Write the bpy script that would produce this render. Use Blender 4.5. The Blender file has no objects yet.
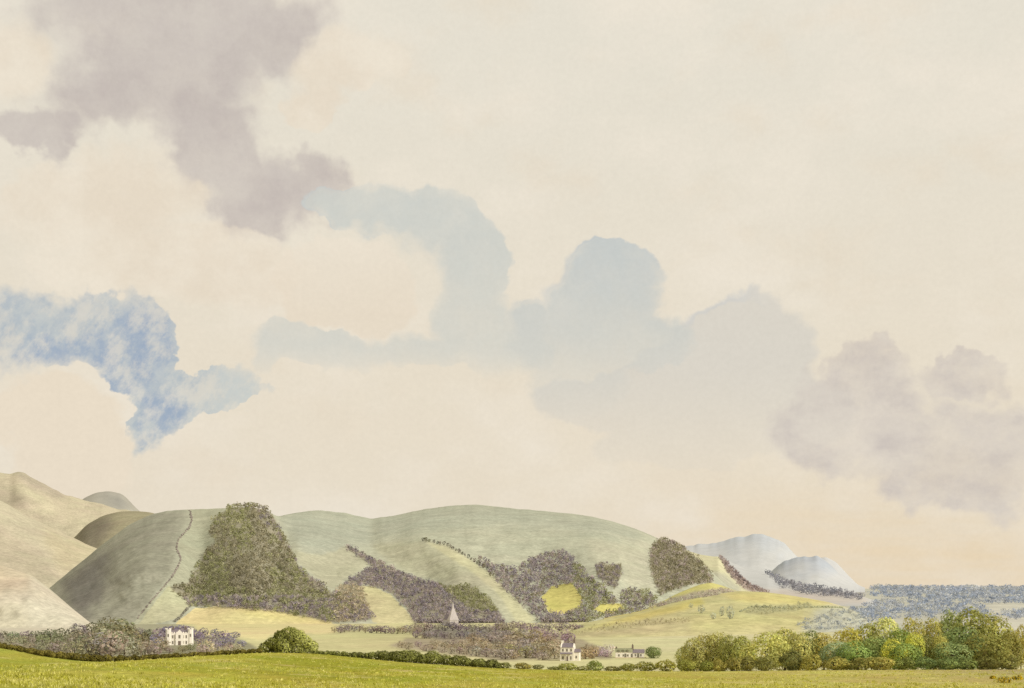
import bpy, math, random
import numpy as np
from mathutils import Vector

# ------------------------------------------------------------------ basics
FPX, HX, HY = 1422.0, 512.0, 588.0        # focal length and horizon of the view, used to survey the place
FLOOR = -30.0                             # valley floor below the eye
RNG = np.random.default_rng(11)
random.seed(5)
scene = bpy.context.scene
COL = scene.collection

def lin(c):
    c = np.asarray(c, float) / 255.0
    return np.where(c <= 0.04045, c / 12.92, ((c + 0.055) / 1.055) ** 2.4)

def L4(c, g=1.0):
    v = lin(c) * g
    return (float(v[0]), float(v[1]), float(v[2]), 1.0)

def at(px, py, Y):
    return Vector(((px - HX) / FPX * Y, Y, (HY - py) / FPX * Y))

def floor_Y(py):
    return -FLOOR * FPX / (py - HY)

def interp(pts, x):
    p = np.asarray(pts, float)
    return np.interp(x, p[:, 0], p[:, 1])

def smooth_interp(pts, x, r=4.0):
    x = np.asarray(x, float)
    offs = np.linspace(-r, r, 9)
    return sum(interp(pts, x + o) for o in offs) / 9.0

_perm = np.random.default_rng(3).random((256, 256))
def vnoise(x, y):
    xi = np.floor(x).astype(int); yi = np.floor(y).astype(int)
    fx = x - xi; fy = y - yi
    fx = fx * fx * (3 - 2 * fx); fy = fy * fy * (3 - 2 * fy)
    a = _perm[xi & 255, yi & 255]; b = _perm[(xi + 1) & 255, yi & 255]
    c = _perm[xi & 255, (yi + 1) & 255]; d = _perm[(xi + 1) & 255, (yi + 1) & 255]
    return (a * (1 - fx) + b * fx) * (1 - fy) + (c * (1 - fx) + d * fx) * fy

def fbm(x, y, o=4):
    s = np.zeros_like(np.asarray(x, float)); a = 0.5; t = 0
    for i in range(o):
        s += a * vnoise(x * 2 ** i + 17.3 * i, y * 2 ** i + 9.1 * i); t += a; a *= 0.5
    return s / t

def in_poly(px, py, poly):
    poly = np.asarray(poly, float)
    inside = np.zeros(np.shape(px), bool)
    n = len(poly); j = n - 1
    for i in range(n):
        xi, yi = poly[i]; xj, yj = poly[j]
        cond = ((yi > py) != (yj > py)) & (px < (xj - xi) * (py - yi) / ((yj - yi) or 1e-9) + xi)
        inside ^= cond
        j = i
    return inside

def paint(col, px, py, poly, c, rough=1.5, op=1.0, soft=0):
    """colour a patch of ground (a field, a scrubby slope, a shaded flank) inside a surveyed outline"""
    wx = px + (fbm(px * .12, py * .12 + 50, 3) - .5) * 2 * rough
    wy = py + (fbm(px * .12 + 80, py * .12, 3) - .5) * 2 * rough
    if soft:
        m = np.zeros(np.shape(px)); k = 0
        for a in np.linspace(0, 2 * math.pi, 12, endpoint=False):
            for r in (.35, 1.0):
                m += in_poly(wx + soft * r * math.cos(a), wy + soft * r * math.sin(a), poly); k += 1
        m = (m / k) * op
    else:
        m = in_poly(wx, wy, poly) * op
    return col * (1 - m[..., None]) + np.asarray(lin(c)) * m[..., None]

# ------------------------------------------------------------------ tagging
def tag(o, label=None, cat=None, group=None, kind=None):
    if label: o['label'] = label
    if cat: o['category'] = cat
    if group: o['group'] = group
    if kind: o['kind'] = kind
    return o

def empty(name, loc=(0, 0, 0), rz=0.0):
    o = bpy.data.objects.new(name, None); COL.objects.link(o)
    o.location = loc; o.rotation_euler = (0, 0, rz); o.empty_display_size = 0.5
    return o

WB = np.array([.98, 1.06, 1.17]) * .82            # reflectances are slightly cooler than they look in the warm light
def mesh_np(name, verts, faces, cols=None, smooth=False, tone=True):
    me = bpy.data.meshes.new(name)
    verts = np.asarray(verts, np.float32); faces = np.asarray(faces, np.int32)
    nf, k = faces.shape
    me.vertices.add(len(verts)); me.vertices.foreach_set('co', verts.ravel())
    me.loops.add(nf * k); me.loops.foreach_set('vertex_index', faces.ravel())
    me.polygons.add(nf)
    me.polygons.foreach_set('loop_start', np.arange(0, nf * k, k, dtype=np.int32))
    me.polygons.foreach_set('loop_total', np.full(nf, k, np.int32))
    me.update(calc_edges=True)
    if cols is not None:
        a = me.color_attributes.new('Col', 'FLOAT_COLOR', 'POINT')
        c = np.ones((len(verts), 4), np.float32); c[:, :3] = np.minimum(np.asarray(cols) * (WB if tone else 1.0), .95 if tone else 3.0)
        a.data.foreach_set('color', c.ravel())
    if smooth:
        me.polygons.foreach_set('use_smooth', np.ones(nf, bool))
    return me

def link(name, me, mat=None, parent=None):
    o = bpy.data.objects.new(name, me); COL.objects.link(o)
    if mat is not None and len(me.materials) == 0: me.materials.append(mat)
    if parent is not None: o.parent = parent
    return o

class MB:
    def __init__(s): s.v = []; s.f = []
    def poly(s, pts, faces):
        b = len(s.v); s.v += [tuple(p) for p in pts]; s.f += [tuple(i + b for i in f) for f in faces]; return s
    def box(s, x0, x1, y0, y1, z0, z1):
        return s.poly([(x0,y0,z0),(x1,y0,z0),(x1,y1,z0),(x0,y1,z0),(x0,y0,z1),(x1,y0,z1),(x1,y1,z1),(x0,y1,z1)],
                      [(0,3,2,1),(4,5,6,7),(0,1,5,4),(1,2,6,5),(2,3,7,6),(3,0,4,7)])
    def gable(s, x0, x1, y0, y1, z0, z1, axis='x'):
        """a pitched roof or gable prism, ridge along axis"""
        if axis == 'x':
            ym = (y0 + y1) / 2
            p = [(x0,y0,z0),(x1,y0,z0),(x1,y1,z0),(x0,y1,z0),(x0,ym,z1),(x1,ym,z1)]
            f = [(0,1,5,4),(2,3,4,5),(0,4,3),(1,2,5),(0,3,2,1)]
        else:
            xm = (x0 + x1) / 2
            p = [(x0,y0,z0),(x1,y0,z0),(x1,y1,z0),(x0,y1,z0),(xm,y0,z1),(xm,y1,z1)]
            f = [(0,4,5,3),(1,2,5,4),(0,1,4),(2,3,5),(0,3,2,1)]
        return s.poly(p, f)
    def cone(s, cx, cy, r0, r1, z0, z1, n=8, rot=0.0):
        p = []
        for r, z in ((r0, z0), (r1, z1)):
            for i in range(n):
                a = rot + 2 * math.pi * i / n
                p.append((cx + r * math.cos(a), cy + r * math.sin(a), z))
        f = [(i, (i + 1) % n, n + (i + 1) % n, n + i) for i in range(n)]
        f += [tuple(range(n - 1, -1, -1)), tuple(range(n, 2 * n))]
        return s.poly(p, f)
    def tube(s, a, b, r0, r1, n=6):
        a = Vector(a); b = Vector(b); d = (b - a).normalized()
        u = d.orthogonal().normalized(); w = d.cross(u); p = []
        for c, r in ((a, r0), (b, r1)):
            for i in range(n):
                t = 2 * math.pi * i / n
                p.append(c + u * (r * math.cos(t)) + w * (r * math.sin(t)))
        f = [(i, (i + 1) % n, n + (i + 1) % n, n + i) for i in range(n)]
        return s.poly(p, f + [tuple(range(n, 2 * n))])
    def build(s, name, mat, parent=None, bevel=0.0):
        me = bpy.data.meshes.new(name); me.from_pydata(s.v, [], s.f); me.update()
        o = link(name, me, mat, parent)
        if bevel:
            m = o.modifiers.new('bevel', 'BEVEL'); m.width = bevel; m.segments = 2
        return o

# ------------------------------------------------------------------ materials
def new_mat(name):
    m = bpy.data.materials.new(name); m.use_nodes = True
    nt = m.node_tree; nt.nodes.clear()
    return m, nt, nt.nodes.new, nt.links.new

def wash_material(name, scales=((0.02, .16), (0.12, .16), (0.6, .14)), stretch=(1, 1, 1), bump=0.4, hue=.012):
    """land: surveyed colour in an attribute, broken up by several noises"""
    m, nt, N, K = new_mat(name)
    out = N('ShaderNodeOutputMaterial'); b = N('ShaderNodeBsdfPrincipled')
    b.inputs['Roughness'].default_value = 0.95; b.inputs['Specular IOR Level'].default_value = 0.0
    K(b.outputs[0], out.inputs[0])
    at_ = N('ShaderNodeAttribute'); at_.attribute_name = 'Col'
    tc = N('ShaderNodeTexCoord'); mp = N('ShaderNodeMapping'); mp.inputs['Scale'].default_value = stretch
    K(tc.outputs['Object'], mp.inputs[0])
    cur = at_.outputs['Color']; last = None
    for sc, amp in scales:
        n = N('ShaderNodeTexNoise'); n.inputs['Scale'].default_value = sc
        n.inputs['Detail'].default_value = 5; n.inputs['Roughness'].default_value = .65
        K(mp.outputs[0], n.inputs['Vector'])
        mr = N('ShaderNodeMapRange'); mr.inputs[1].default_value = .3; mr.inputs[2].default_value = .7
        mr.inputs[3].default_value = 1 - amp; mr.inputs[4].default_value = 1 + amp
        K(n.outputs['Fac'], mr.inputs[0])
        v = N('ShaderNodeVectorMath'); v.operation = 'SCALE'
        K(cur, v.inputs[0]); K(mr.outputs[0], v.inputs['Scale']); cur = v.outputs[0]; last = n
    # slow shift of hue between warmer and cooler turf
    n = N('ShaderNodeTexNoise'); n.inputs['Scale'].default_value = scales[0][0] * 2.3; n.inputs['Detail'].default_value = 3
    K(mp.outputs[0], n.inputs['Vector'])
    hs = N('ShaderNodeHueSaturation'); mr = N('ShaderNodeMapRange')
    mr.inputs[1].default_value = .3; mr.inputs[2].default_value = .7
    mr.inputs[3].default_value = .5 - hue; mr.inputs[4].default_value = .5 + hue
    K(n.outputs['Fac'], mr.inputs[0]); K(mr.outputs[0], hs.inputs['Hue']); K(cur, hs.inputs['Color'])
    K(hs.outputs[0], b.inputs['Base Color'])
    if bump:
        bp = N('ShaderNodeBump'); bp.inputs['Strength'].default_value = bump; bp.inputs['Distance'].default_value = 1.0
        K(last.outputs['Fac'], bp.inputs['Height']); K(bp.outputs[0], b.inputs['Normal'])
    return m

def foliage_material(name, use_object_colour):
    m, nt, N, K = new_mat(name)
    out = N('ShaderNodeOutputMaterial')
    d = N('ShaderNodeBsdfDiffuse'); t = N('ShaderNodeBsdfTranslucent'); mx = N('ShaderNodeMixShader')
    mx.inputs[0].default_value = .3
    K(d.outputs[0], mx.inputs[1]); K(t.outputs[0], mx.inputs[2]); K(mx.outputs[0], out.inputs[0])
    at_ = N('ShaderNodeAttribute'); at_.attribute_name = 'Col'
    cur = at_.outputs['Color']
    if use_object_colour:
        oi = N('ShaderNodeObjectInfo'); v = N('ShaderNodeVectorMath'); v.operation = 'MULTIPLY'
        K(cur, v.inputs[0]); K(oi.outputs['Color'], v.inputs[1]); cur = v.outputs[0]
    tc = N('ShaderNodeTexCoord'); n = N('ShaderNodeTexNoise')
    n.inputs['Scale'].default_value = .8; n.inputs['Detail'].default_value = 4
    K(tc.outputs['Object'], n.inputs['Vector'])
    mr = N('ShaderNodeMapRange'); mr.inputs[1].default_value = .3; mr.inputs[2].default_value = .7
    mr.inputs[3].default_value = .8; mr.inputs[4].default_value = 1.2
    K(n.outputs['Fac'], mr.inputs[0])
    s = N('ShaderNodeVectorMath'); s.operation = 'SCALE'
    K(cur, s.inputs[0]); K(mr.outputs[0], s.inputs['Scale'])
    K(s.outputs[0], d.inputs[0]); K(s.outputs[0], t.inputs[0])
    return m

def plain(name, c, amp=.12, scale=1.5, rough=.85):
    m, nt, N, K = new_mat(name)
    out = N('ShaderNodeOutputMaterial'); b = N('ShaderNodeBsdfPrincipled')
    b.inputs['Roughness'].default_value = rough; b.inputs['Specular IOR Level'].default_value = .1
    K(b.outputs[0], out.inputs[0])
    tc = N('ShaderNodeTexCoord'); n = N('ShaderNodeTexNoise')
    n.inputs['Scale'].default_value = scale; n.inputs['Detail'].default_value = 6
    K(tc.outputs['Object'], n.inputs['Vector'])
    r = N('ShaderNodeValToRGB'); a = lin(c)
    r.color_ramp.elements[0].position = .3; r.color_ramp.elements[1].position = .7
    r.color_ramp.elements[0].color = (*[float(x) * (1 - amp) for x in a], 1)
    r.color_ramp.elements[1].color = (*[float(x) * (1 + amp) for x in a], 1)
    K(n.outputs['Fac'], r.inputs[0]); K(r.outputs[0], b.inputs['Base Color'])
    return m

M_HILL = wash_material('hill_turf', scales=((0.006, .10), (0.035, .12), (0.2, .20)), bump=.5)
M_FARHILL = wash_material('hazy_hill', scales=((0.002, .05), (0.012, .05), (0.05, .05)), bump=.1, hue=.01)
M_GROUND = wash_material('valley_turf', scales=((0.006, .12), (0.05, .12), (0.3, .14)), bump=.3)
M_FIELD = wash_material('meadow_grass', scales=((0.05, .08), (0.3, .12), (1.4, .22)), stretch=(1, .35, 1), bump=.6, hue=.018)
M_LEAF = foliage_material('leaves', True)
M_WOOD = foliage_material('woodland_leaves', False)
M_BARK = plain('bark', (96, 82, 66), .3, 3)
M_WHITE = plain('limewash', (236, 229, 216), .05, .8)
M_STONE = plain('pale_stone', (226, 219, 206), .08, .7)
M_SLATE = plain('slate', (128, 118, 122), .15, 2)
M_GREENROOF = plain('mossy_slate', (146, 146, 116), .2, 2)
M_DARK = plain('window_dark', (126, 120, 108), .15, 2, .5)
M_CHURCH = plain('grey_limewash', (190, 182, 178), .1, .5)
M_RUST = plain('rusty_stone', (190, 158, 112), .15, 2)
M_BRICK = plain('weathered_brick', (120, 106, 96), .2, 3)

# ------------------------------------------------------------------ foliage geometry
def leaf_quads(pos, nrm, size, rng, fold=.25):
    n = len(pos)
    r = rng.normal(size=(n, 3)); t = np.cross(nrm, r); t /= np.linalg.norm(t, axis=1)[:, None] + 1e-9
    b = np.cross(nrm, t)
    s = size[:, None]; e = (.6 + .7 * rng.random(n))[:, None]
    v = np.empty((n, 4, 3))
    v[:, 0] = pos - t * s; v[:, 1] = pos - b * s * e * .7 + nrm * s * fold
    v[:, 2] = pos + t * s; v[:, 3] = pos + b * s * e * .7 + nrm * s * fold * .5
    f = np.arange(n * 4).reshape(n, 4)
    return v.reshape(-1, 3), f

def crown_points(lobes, n, rng, jitter=.4, inner=.12):
    """leaf positions over the shells of many overlapping lobes; those buried in another lobe are dropped"""
    lobes = np.asarray(lobes, float)                      # x y z r
    w = lobes[:, 3] ** 2; w /= w.sum()
    k = rng.choice(len(lobes), n, p=w)
    d = rng.normal(size=(n, 3)); d /= np.linalg.norm(d, axis=1)[:, None]
    rad = lobes[k, 3] * (.82 + .26 * rng.random(n)); rad[rng.random(n) < inner] *= .6
    p = lobes[k, :3] + d * rad[:, None] * np.array([1, 1, .88])
    keep = np.ones(n, bool)
    for l in lobes:
        q = (p - l[:3]) / l[3]
        keep &= (q ** 2).sum(1) > .45
    p, d, k = p[keep], d[keep], k[keep]
    nn = d + rng.normal(size=d.shape) * jitter * .45; nn[:, 2] += .15
    nn /= np.linalg.norm(nn, axis=1)[:, None]
    return p, nn, k

def crown_lobes(w, h, z0, n, rng, flat=.8):
    """lobes that fill a crown of width w between z0 and h"""
    cz = (z0 + h) / 2; a = w / 2; c = (h - z0) / 2; out = []
    for i in range(n):
        d = rng.normal(size=3); d /= np.linalg.norm(d)
        rr = (.35 + .4 * rng.random())
        r = min(a, c) * (.34 + .26 * rng.random())
        x, y, z = d[0] * (a - r) * (rr + .3), d[1] * (a - r) * (rr + .3), cz + d[2] * (c - r) * (rr + .35)
        out.append((x, y, z, r))
    out.append((0, 0, cz - c * .1, min(a, c) * .72))
    o = np.asarray(out)
    o[:, :2] -= ((o[:, :2] - o[:, 3:]).min(0) + (o[:, :2] + o[:, 3:]).max(0)) / 2
    k = a / (np.abs(o[:, :2]) + o[:, 3:]).max()
    lo, hi = (o[:, 2] - o[:, 3]).min(), (o[:, 2] + o[:, 3]).max()
    o[:, 2] = z0 + (o[:, 2] - lo) * (h - z0) / (hi - lo)
    o[:, :2] *= k; o[:, 3] *= (k + (h - z0) / (hi - lo)) / 2
    return [tuple(r) for r in o]

def make_crown(name, w, h, z0, nl, n, leaf, seed, mat):
    rng = np.random.default_rng(seed)
    lobes = crown_lobes(w, h, z0, nl, rng)
    p, nn, k = crown_points(lobes, n, rng)
    br = (.68 + .64 * rng.random(len(lobes)))[k] * (.85 + .30 * rng.random(len(p)))
    v, f = leaf_quads(p, nn, leaf * (.6 + .8 * rng.random(len(p))), rng)
    tint = np.stack([br * (1 + .05 * rng.normal(size=len(p))), br, br * (1 + .05 * rng.normal(size=len(p)))], 1)
    me = mesh_np(name, v, f, np.repeat(np.clip(tint, .1, 2.2), 4, 0), tone=False)
    me.materials.append(mat)
    return me, lobes

def make_trunk(name, h, r, lobes, seed):
    rng = random.Random(seed); b = MB()
    top = Vector((rng.uniform(-.3, .3), rng.uniform(-.3, .3), h * .55))
    b.tube((0, 0, -1.2), (0, 0, h * .22), r * 1.25, r, 7)
    b.tube((0, 0, h * .22), top, r, r * .6, 7)
    for l in sorted(lobes, key=lambda q: -q[3])[:7]:
        s = Vector((0, 0, h * .2)).lerp(top, rng.random())
        b.tube(s, (l[0], l[1], l[2]), r * .42, r * .12, 5)
    me = bpy.data.meshes.new(name); me.from_pydata(b.v, [], b.f); me.update(); me.materials.append(M_BARK)
    return me

# ------------------------------------------------------------------ hills
class Hill:
    def __init__(s, crest, Yc, Yf, px0, px1, relief=None, round_=.45, sink=2.0, smooth=4.0):
        s.crest, s.Yc, s.Yf, s.px0, s.px1 = crest, Yc, Yf, px0, px1
        s.relief, s.round, s.sm = relief, round_, smooth
    rough = 0.0
    def cy(s, px): return smooth_interp(s.crest, px, s.sm)
    def yc(s, px): return smooth_interp(s.Yc, px, 25)
    def yf(s, px): return smooth_interp(s.Yf, px, 25)
    def fy(s, px): return HY - (FLOOR - .5) * FPX / s.yf(px)
    def depth(s, px, t):
        g = s.round * t + (1 - s.round) * (1 - np.sqrt(np.clip(1 - t * t, 0, 1)))
        Y = s.yf(px) + (s.yc(px) - s.yf(px)) * g
        if s.relief is not None:
            py = s.fy(px) + (s.cy(px) - s.fy(px)) * t
            Y = Y + s.relief(px, py) * np.clip(t * 2.2, 0, 1) * .62 * (1 - .5 * t)
        return Y
    def point(s, px, py):
        f, c = s.fy(px), s.cy(px)
        t = np.clip((py - f) / (c - f), 0, 1)
        Y = s.depth(np.asarray(px, float), t)
        py = f + (c - f) * t
        return (px - HX) / FPX * Y, Y, (HY - py) / FPX * Y
    def build(s, name, colour, mat, dx=1.0, rows=110, kind='structure'):
        pxs = np.arange(s.px0, s.px1 + dx, dx); t = np.linspace(0, 1, rows) ** .9
        PX, T = np.meshgrid(pxs, t)
        F, C = s.fy(PX), s.cy(PX); PY = F + (C - F) * T + (fbm(PX * .11, 0 * PX + 5, 3) - .5) * s.rough * T ** 8
        Y = s.depth(PX, T)
        col = colour(PX, PY)
        X = (PX - HX) / FPX * Y; Z = (HY - PY) / FPX * Y
        # the far side falls away again
        back = []
        D = (s.yc(pxs) - s.yf(pxs))
        for k in np.linspace(.08, 1, 9):
            yb = Y[-1] + D * k * .8; zb = Z[-1] - (Z[-1] - FLOOR + 6) * k ** 1.6
            back.append(np.stack([(pxs - HX) / FPX * yb, yb, zb], -1))
        V = np.concatenate([np.stack([X, Y, Z], -1), np.stack(back)], 0)
        col = np.concatenate([col, np.repeat(col[-1:], 9, 0)], 0)
        r, n = V.shape[:2]
        i = np.arange(r * n).reshape(r, n)
        f = np.stack([i[:-1, :-1], i[:-1, 1:], i[1:, 1:], i[1:, :-1]], -1).reshape(-1, 4)
        me = mesh_np(name, V.reshape(-1, 3), f, col.reshape(-1, 3), smooth=True)
        o = link(name, me, mat); o['kind'] = kind
        return o

def flat(c, amp=.0):
    def fn(px, py):
        return np.ones(px.shape + (3,)) * lin(c)
    return fn

def gauss(px, py, cx, cy, sx, sy):
    return np.exp(-((px - cx) / sx) ** 2 - ((py - cy) / sy) ** 2)

# --- main range -----------------------------------------------------
MAIN_CREST = [(20,606),(48,589),(76,566),(98,548),(116,534),(132,523),(149,515),(169,510.5),(190,509.5),(212,509),(232,507.5),
              (250,507),(266,510),(278,517),(288,514),(300,512),(319,510),(346,513),(371,519),(397,515),(421,509.5),(452,505.5),(476,504.5),
              (509,508),(537,510.5),(566,513),(595,517),(618,523),(641,530.5),(653,536),(676,546),(690,553),(710,570),(725,584),(740,594),(760,601)]
def main_relief(px, py):
    r = (fbm(px * .022, py * .03, 3) - .5) * 130
    r += (fbm(px * .07, py * .07, 3) - .5) * 40
    r -= 170 * gauss(px, py, 150, 560, 45, 60)                 # left hill bulges out
    r -= 150 * gauss(px, py, 255, 560, 45, 70)                 # wooded shoulder
    r += 150 * gauss(px, py, 200, 570, 14, 60)                 # fold between them
    r += 170 * gauss(px + (py - 540) * .2, py, 285, 540, 12, 50)
    r += 20 * gauss(px - (py - 540) * 1.5, py, 365, 545, 16, 70)   # gully with the hedgerow of trees
    r -= 120 * gauss(px - (py - 540) * 1.2, py, 425, 560, 30, 45)
    r += 15 * gauss(px - (py - 540) * 1.7, py, 440, 545, 16, 60)
    r -= 140 * gauss(px, py, 600, 560, 50, 50)
    r += 90 * gauss(px, py, 555, 575, 25, 30)
    return r
def main_colour(px, py):
    c = np.ones(px.shape + (3,)) * lin((191, 186, 158))
    # shade of the western flank painted darker and greyer, streaked down the fall of the slope
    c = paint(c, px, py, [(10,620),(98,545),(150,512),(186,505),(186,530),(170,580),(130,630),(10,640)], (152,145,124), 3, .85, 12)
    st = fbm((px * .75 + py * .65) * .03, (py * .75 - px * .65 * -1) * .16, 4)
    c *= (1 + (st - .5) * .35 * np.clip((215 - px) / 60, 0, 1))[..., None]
    c = paint(c, px, py, [(60,580),(110,548),(100,600),(80,625)], (126,118,108), 4, .75, 9)  # deeper shade painted on the lower left of the flank
    # paler strip between hedge line and big wood
    c = paint(c, px, py, [(190,508),(228,504),(214,520),(216,539),(200,558),(188,584),(168,590),(152,626),(132,626),(150,602),(173,576),(181,560),(176,549),(178,540),(191,526)], (186,181,150), 1.2, .85)
    c = paint(c, px, py, [(169,586),(188,599),(191,604),(178,618),(150,626),(138,626),(152,606)], (198,190,150), 1.2, .85)
    c = paint(c, px, py, [(176,622),(195,608),(230,606),(285,611),(331,621),(334,634),(170,634)], (228,208,150), 1.2)
    c = paint(c, px, py, [(225,609),(290,613),(332,622),(332,626),(260,618)], (230,210,142), 1.5, .7, 3)
    # slope beyond, sage green with a warmer skirt
    c = paint(c, px, py, [(278,518),(300,511),(346,512),(371,518),(372,545),(346,546),(330,560),(300,548)], (174,172,150), 3, .7, 8)
    c = paint(c, px, py, [(320,555),(346,547),(372,563),(332,589),(302,568),(292,550)], (190,182,150), 2, .85, 2)
    c = paint(c, px, py, [(371,519),(421,509),(452,505),(510,507),(600,517),(640,529),(640,540),(560,530),(480,525),(420,530),(380,535)], (178,175,152), 3, .7, 8)
    c = paint(c, px, py, [(371,545),(420,540),(470,560),(500,585),(532,622),(512,626),(486,594),(452,586),(400,570)], (192,184,150), 1.5, .75, 4)
    c = paint(c, px, py, [(424,541),(445,545),(467,557),(491,573),(516,600),(536,620),(520,626),(500,596),(470,570)], (208,198,156), 1.2, .9, 2)
    c = paint(c, px, py, [(350,590),(356,587),(373,586),(391,595),(406,610),(419,626),(409,628),(373,622),(367,607)], (210,196,148), 1, 1)
    c = paint(c, px, py, [(590,540),(650,545),(652,570),(660,592),(628,590),(622,566),(590,560)], (200,192,162), 2, .8, 6)
    c = paint(c, px, py, [(541,597),(552,586),(572,583),(583,599),(582,607),(560,615),(548,612)], (208,194,116), .8)
    c = paint(c, px, py, [(593,609),(601,604),(621,603),(624,609),(609,615)], (214,200,118), .8)
    # ground under the woods
    for w in WOOD_POLYS: c = paint(c, px, py, w, (158,146,120), 1, .85, 1.5)
    return c

W1 = [(232,506),(215,517),(209,534),(217,540),(202,557),(189,583),(170,587),(187,600),(191,606),(232,607.5),(260,609.5),(285,613),(331,622),(370,620),(362,601),(331,592),(318,583),(300,568),(290,550),(279,526),(269,511),(258,503),(245,502)]
W2 = [(346,546),(361,552.5),(379,562),(397,571),(421,580),(448,586),(470,586),(486,596),(498,610),(506,626),(488,631),(451,632),(421,632),(415,625),(409,610),(397,598),(382,589),(361,584),(366,600),(373,618),(331,622),(336,590),(348,581),(362,572),(372,566.5),(360,557),(348,550)]
W3 = [(651,550),(658,540),(667,538),(679,543),(688,552),(700,561),(709,572),(713,582),(693,584),(676,589),(661,594),(656,585),(651,568)]
W4 = [(480,557),(497,566),(517,567),(537,556),(555,551),(567,551.5),(576,562),(589,576),(607,591),(618,602),(601,604),(593,610),(603,614),(622,609),(621,594),(627,589),(647,591),(656,599),(653,605),(630,614),(597,617),(582,629),(566,632),(546,629),(535,615),(517,600),(497,580),(480,566)]
F3 = [(541,597),(552,586),(572,583),(583,599),(582,607),(560,615),(548,612)]
W5 = [(595,565),(601,562),(609,565),(621,564.5),(621,576),(615,588),(607,585),(598,575)]
WOOD_POLYS = [W1, W2, W3, W5]

main = Hill(MAIN_CREST, [(20,1750),(120,1950),(180,2050),(240,1950),(275,2050),(320,2450),(400,2450),(500,2350),(650,2150),(740,1900)],
            [(20,1180),(300,1185),(560,1230),(760,1350)], 18, 756, main_relief)
main.rough = 1.0
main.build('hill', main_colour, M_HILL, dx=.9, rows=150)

# --- hills to the left ----------------------------------------------
def left_relief(px, py): return (fbm(px * .03 + 30, py * .04, 3) - .5) * 110
cream = Hill([(-120,520),(-60,545),(0,564.5),(33,576),(50,589),(73,609),(92,624),(110,634)], [(-120,1500),(110,1150)], [(-120,1080),(110,1090)], -120, 104, left_relief)
def cream_col(px, py):
    c = np.ones(px.shape + (3,)) * lin((211, 196, 168))
    c = paint(c, px, py, [(-130,500),(0,562),(36,577),(20,592),(-20,590),(-130,560)], (208,186,154), 4, .8, 9)
    c = paint(c, px, py, [(20,600),(60,600),(100,634),(30,634)], (214,201,175), 4, .8, 9)
    return c
cream.build('hill', cream_col, M_HILL, dx=1.5, rows=60)
tan = Hill([(-140,470),(-60,488),(0,500),(26,515.5),(53,528.5),(75,538.5),(98,549),(140,575),(170,600)], [(-140,2700),(170,2300)], [(-140,1600),(170,1700)], -140, 165, left_relief)
def tan_col(px, py):
    c = np.ones(px.shape + (3,)) * lin((208, 193, 161))
    c = paint(c, px, py, [(-20,520),(20,538),(45,560),(62,585),(30,585),(-20,560)], (184,168,140), 4, .7, 12)
    c = paint(c, px, py, [(40,528),(100,545),(100,560),(60,575),(50,550)], (206,188,150), 4, .7, 8)
    return c
tan.rough = 2.0
tan.build('hill', tan_col, M_HILL, dx=1.5, rows=70)
dark_knoll = Hill([(40,560),(60,549),(76,536),(86,525),(103,515.5),(119,511.5),(135,511),(149,512),(180,520)], [(40,3100),(180,3100)], [(40,2300),(180,2300)], 40, 180, left_relief)
def knoll_col(px, py):
    c = np.ones(px.shape + (3,)) * lin((166, 154, 122))
    return paint(c, px, py, [(70,540),(90,520),(110,515),(112,530),(95,552)], (134,122,104), 3, .75, 7)
dark_knoll.build('hill', knoll_col, M_HILL, dx=1.2, rows=50)
ridge = Hill([(-160,455),(-60,466),(0,472.5),(10,474.5),(17,472),(24,472.5),(33,478.5),(66,495),(99,503.5),(126,510.5),(149,513),(190,520)], [(-160,4200),(190,3900)], [(-160,3300),(190,3300)], -160, 190, left_relief, smooth=2.5)
def ridge_col(px, py):
    c = np.ones(px.shape + (3,)) * lin((207, 191, 158))
    c = paint(c, px, py, [(14,470),(26,472),(70,495),(60,500),(30,488)], (176,160,138), 2, .7, 4)
    return paint(c, px, py, [(-10,500),(0,480),(40,512),(75,535),(60,535),(20,512)], (180,164,138), 3, .7, 7)
ridge.rough = 2.5
ridge.build('hill', ridge_col, M_HILL, dx=1.5, rows=60)
dome = Hill([(60,520),(75,506),(83,498.5),(96,492.5),(109,491),(123,494),(136,508),(150,520)], [(60,5600),(150,5600)], [(60,4700),(150,4700)], 62, 150, None, round_=.3)
def dome_col(px, py):
    c = np.ones(px.shape + (3,)) * lin((184, 175, 156))
    return paint(c, px, py, [(100,495),(118,495),(135,508),(118,510)], (150,144,132), 3, .7, 6)
dome.build('hill', dome_col, M_FARHILL, dx=1.5, rows=40)

# --- hills to the right ---------------------------------------------
spur = Hill([(660,560),(676,549),(687,550.5),(700,554.5),(713,556.5),(719,556.5),(726,565),(733,573),(741,582),(752,589),(766,594),(790,600)],
            [(660,2900),(790,2600)], [(660,1900),(790,1700)], 662, 788, None, smooth=1.5)
def spur_col(px, py):
    c = np.ones(px.shape + (3,)) * lin((212, 201, 160))
    c = paint(c, px, py, [(705,570),(725,573),(742,588),(735,598),(700,598)], (182,176,152), 1.5, .8, 3)
    return paint(c, px, py, [(719,555),(722,556),(770,590),(766,598),(745,590),(728,572)], (168,150,138), 1, .8, 1.5)
spur.build('hill', spur_col, M_HILL, dx=1, rows=50)
pale = Hill([(700,562),(722,557.5),(730,562),(745,567.5),(768,573),(778,578.5),(797,584),(833,589),(860,595.5),(872,600),(882,606),(900,612)],
            [(700,4200),(900,3200)], [(700,2900),(900,2200)], 702, 898, None, smooth=1.5)
def pale_col(px, py):
    c = np.ones(px.shape + (3,)) * lin((202, 196, 186))
    c = paint(c, px, py, [(740,592),(790,588),(868,598),(868,604),(740,604)], (208,188,166), 2, .6, 4)
    return c
pale.build('hill', pale_col, M_FARHILL, dx=1.2, rows=50)
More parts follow.
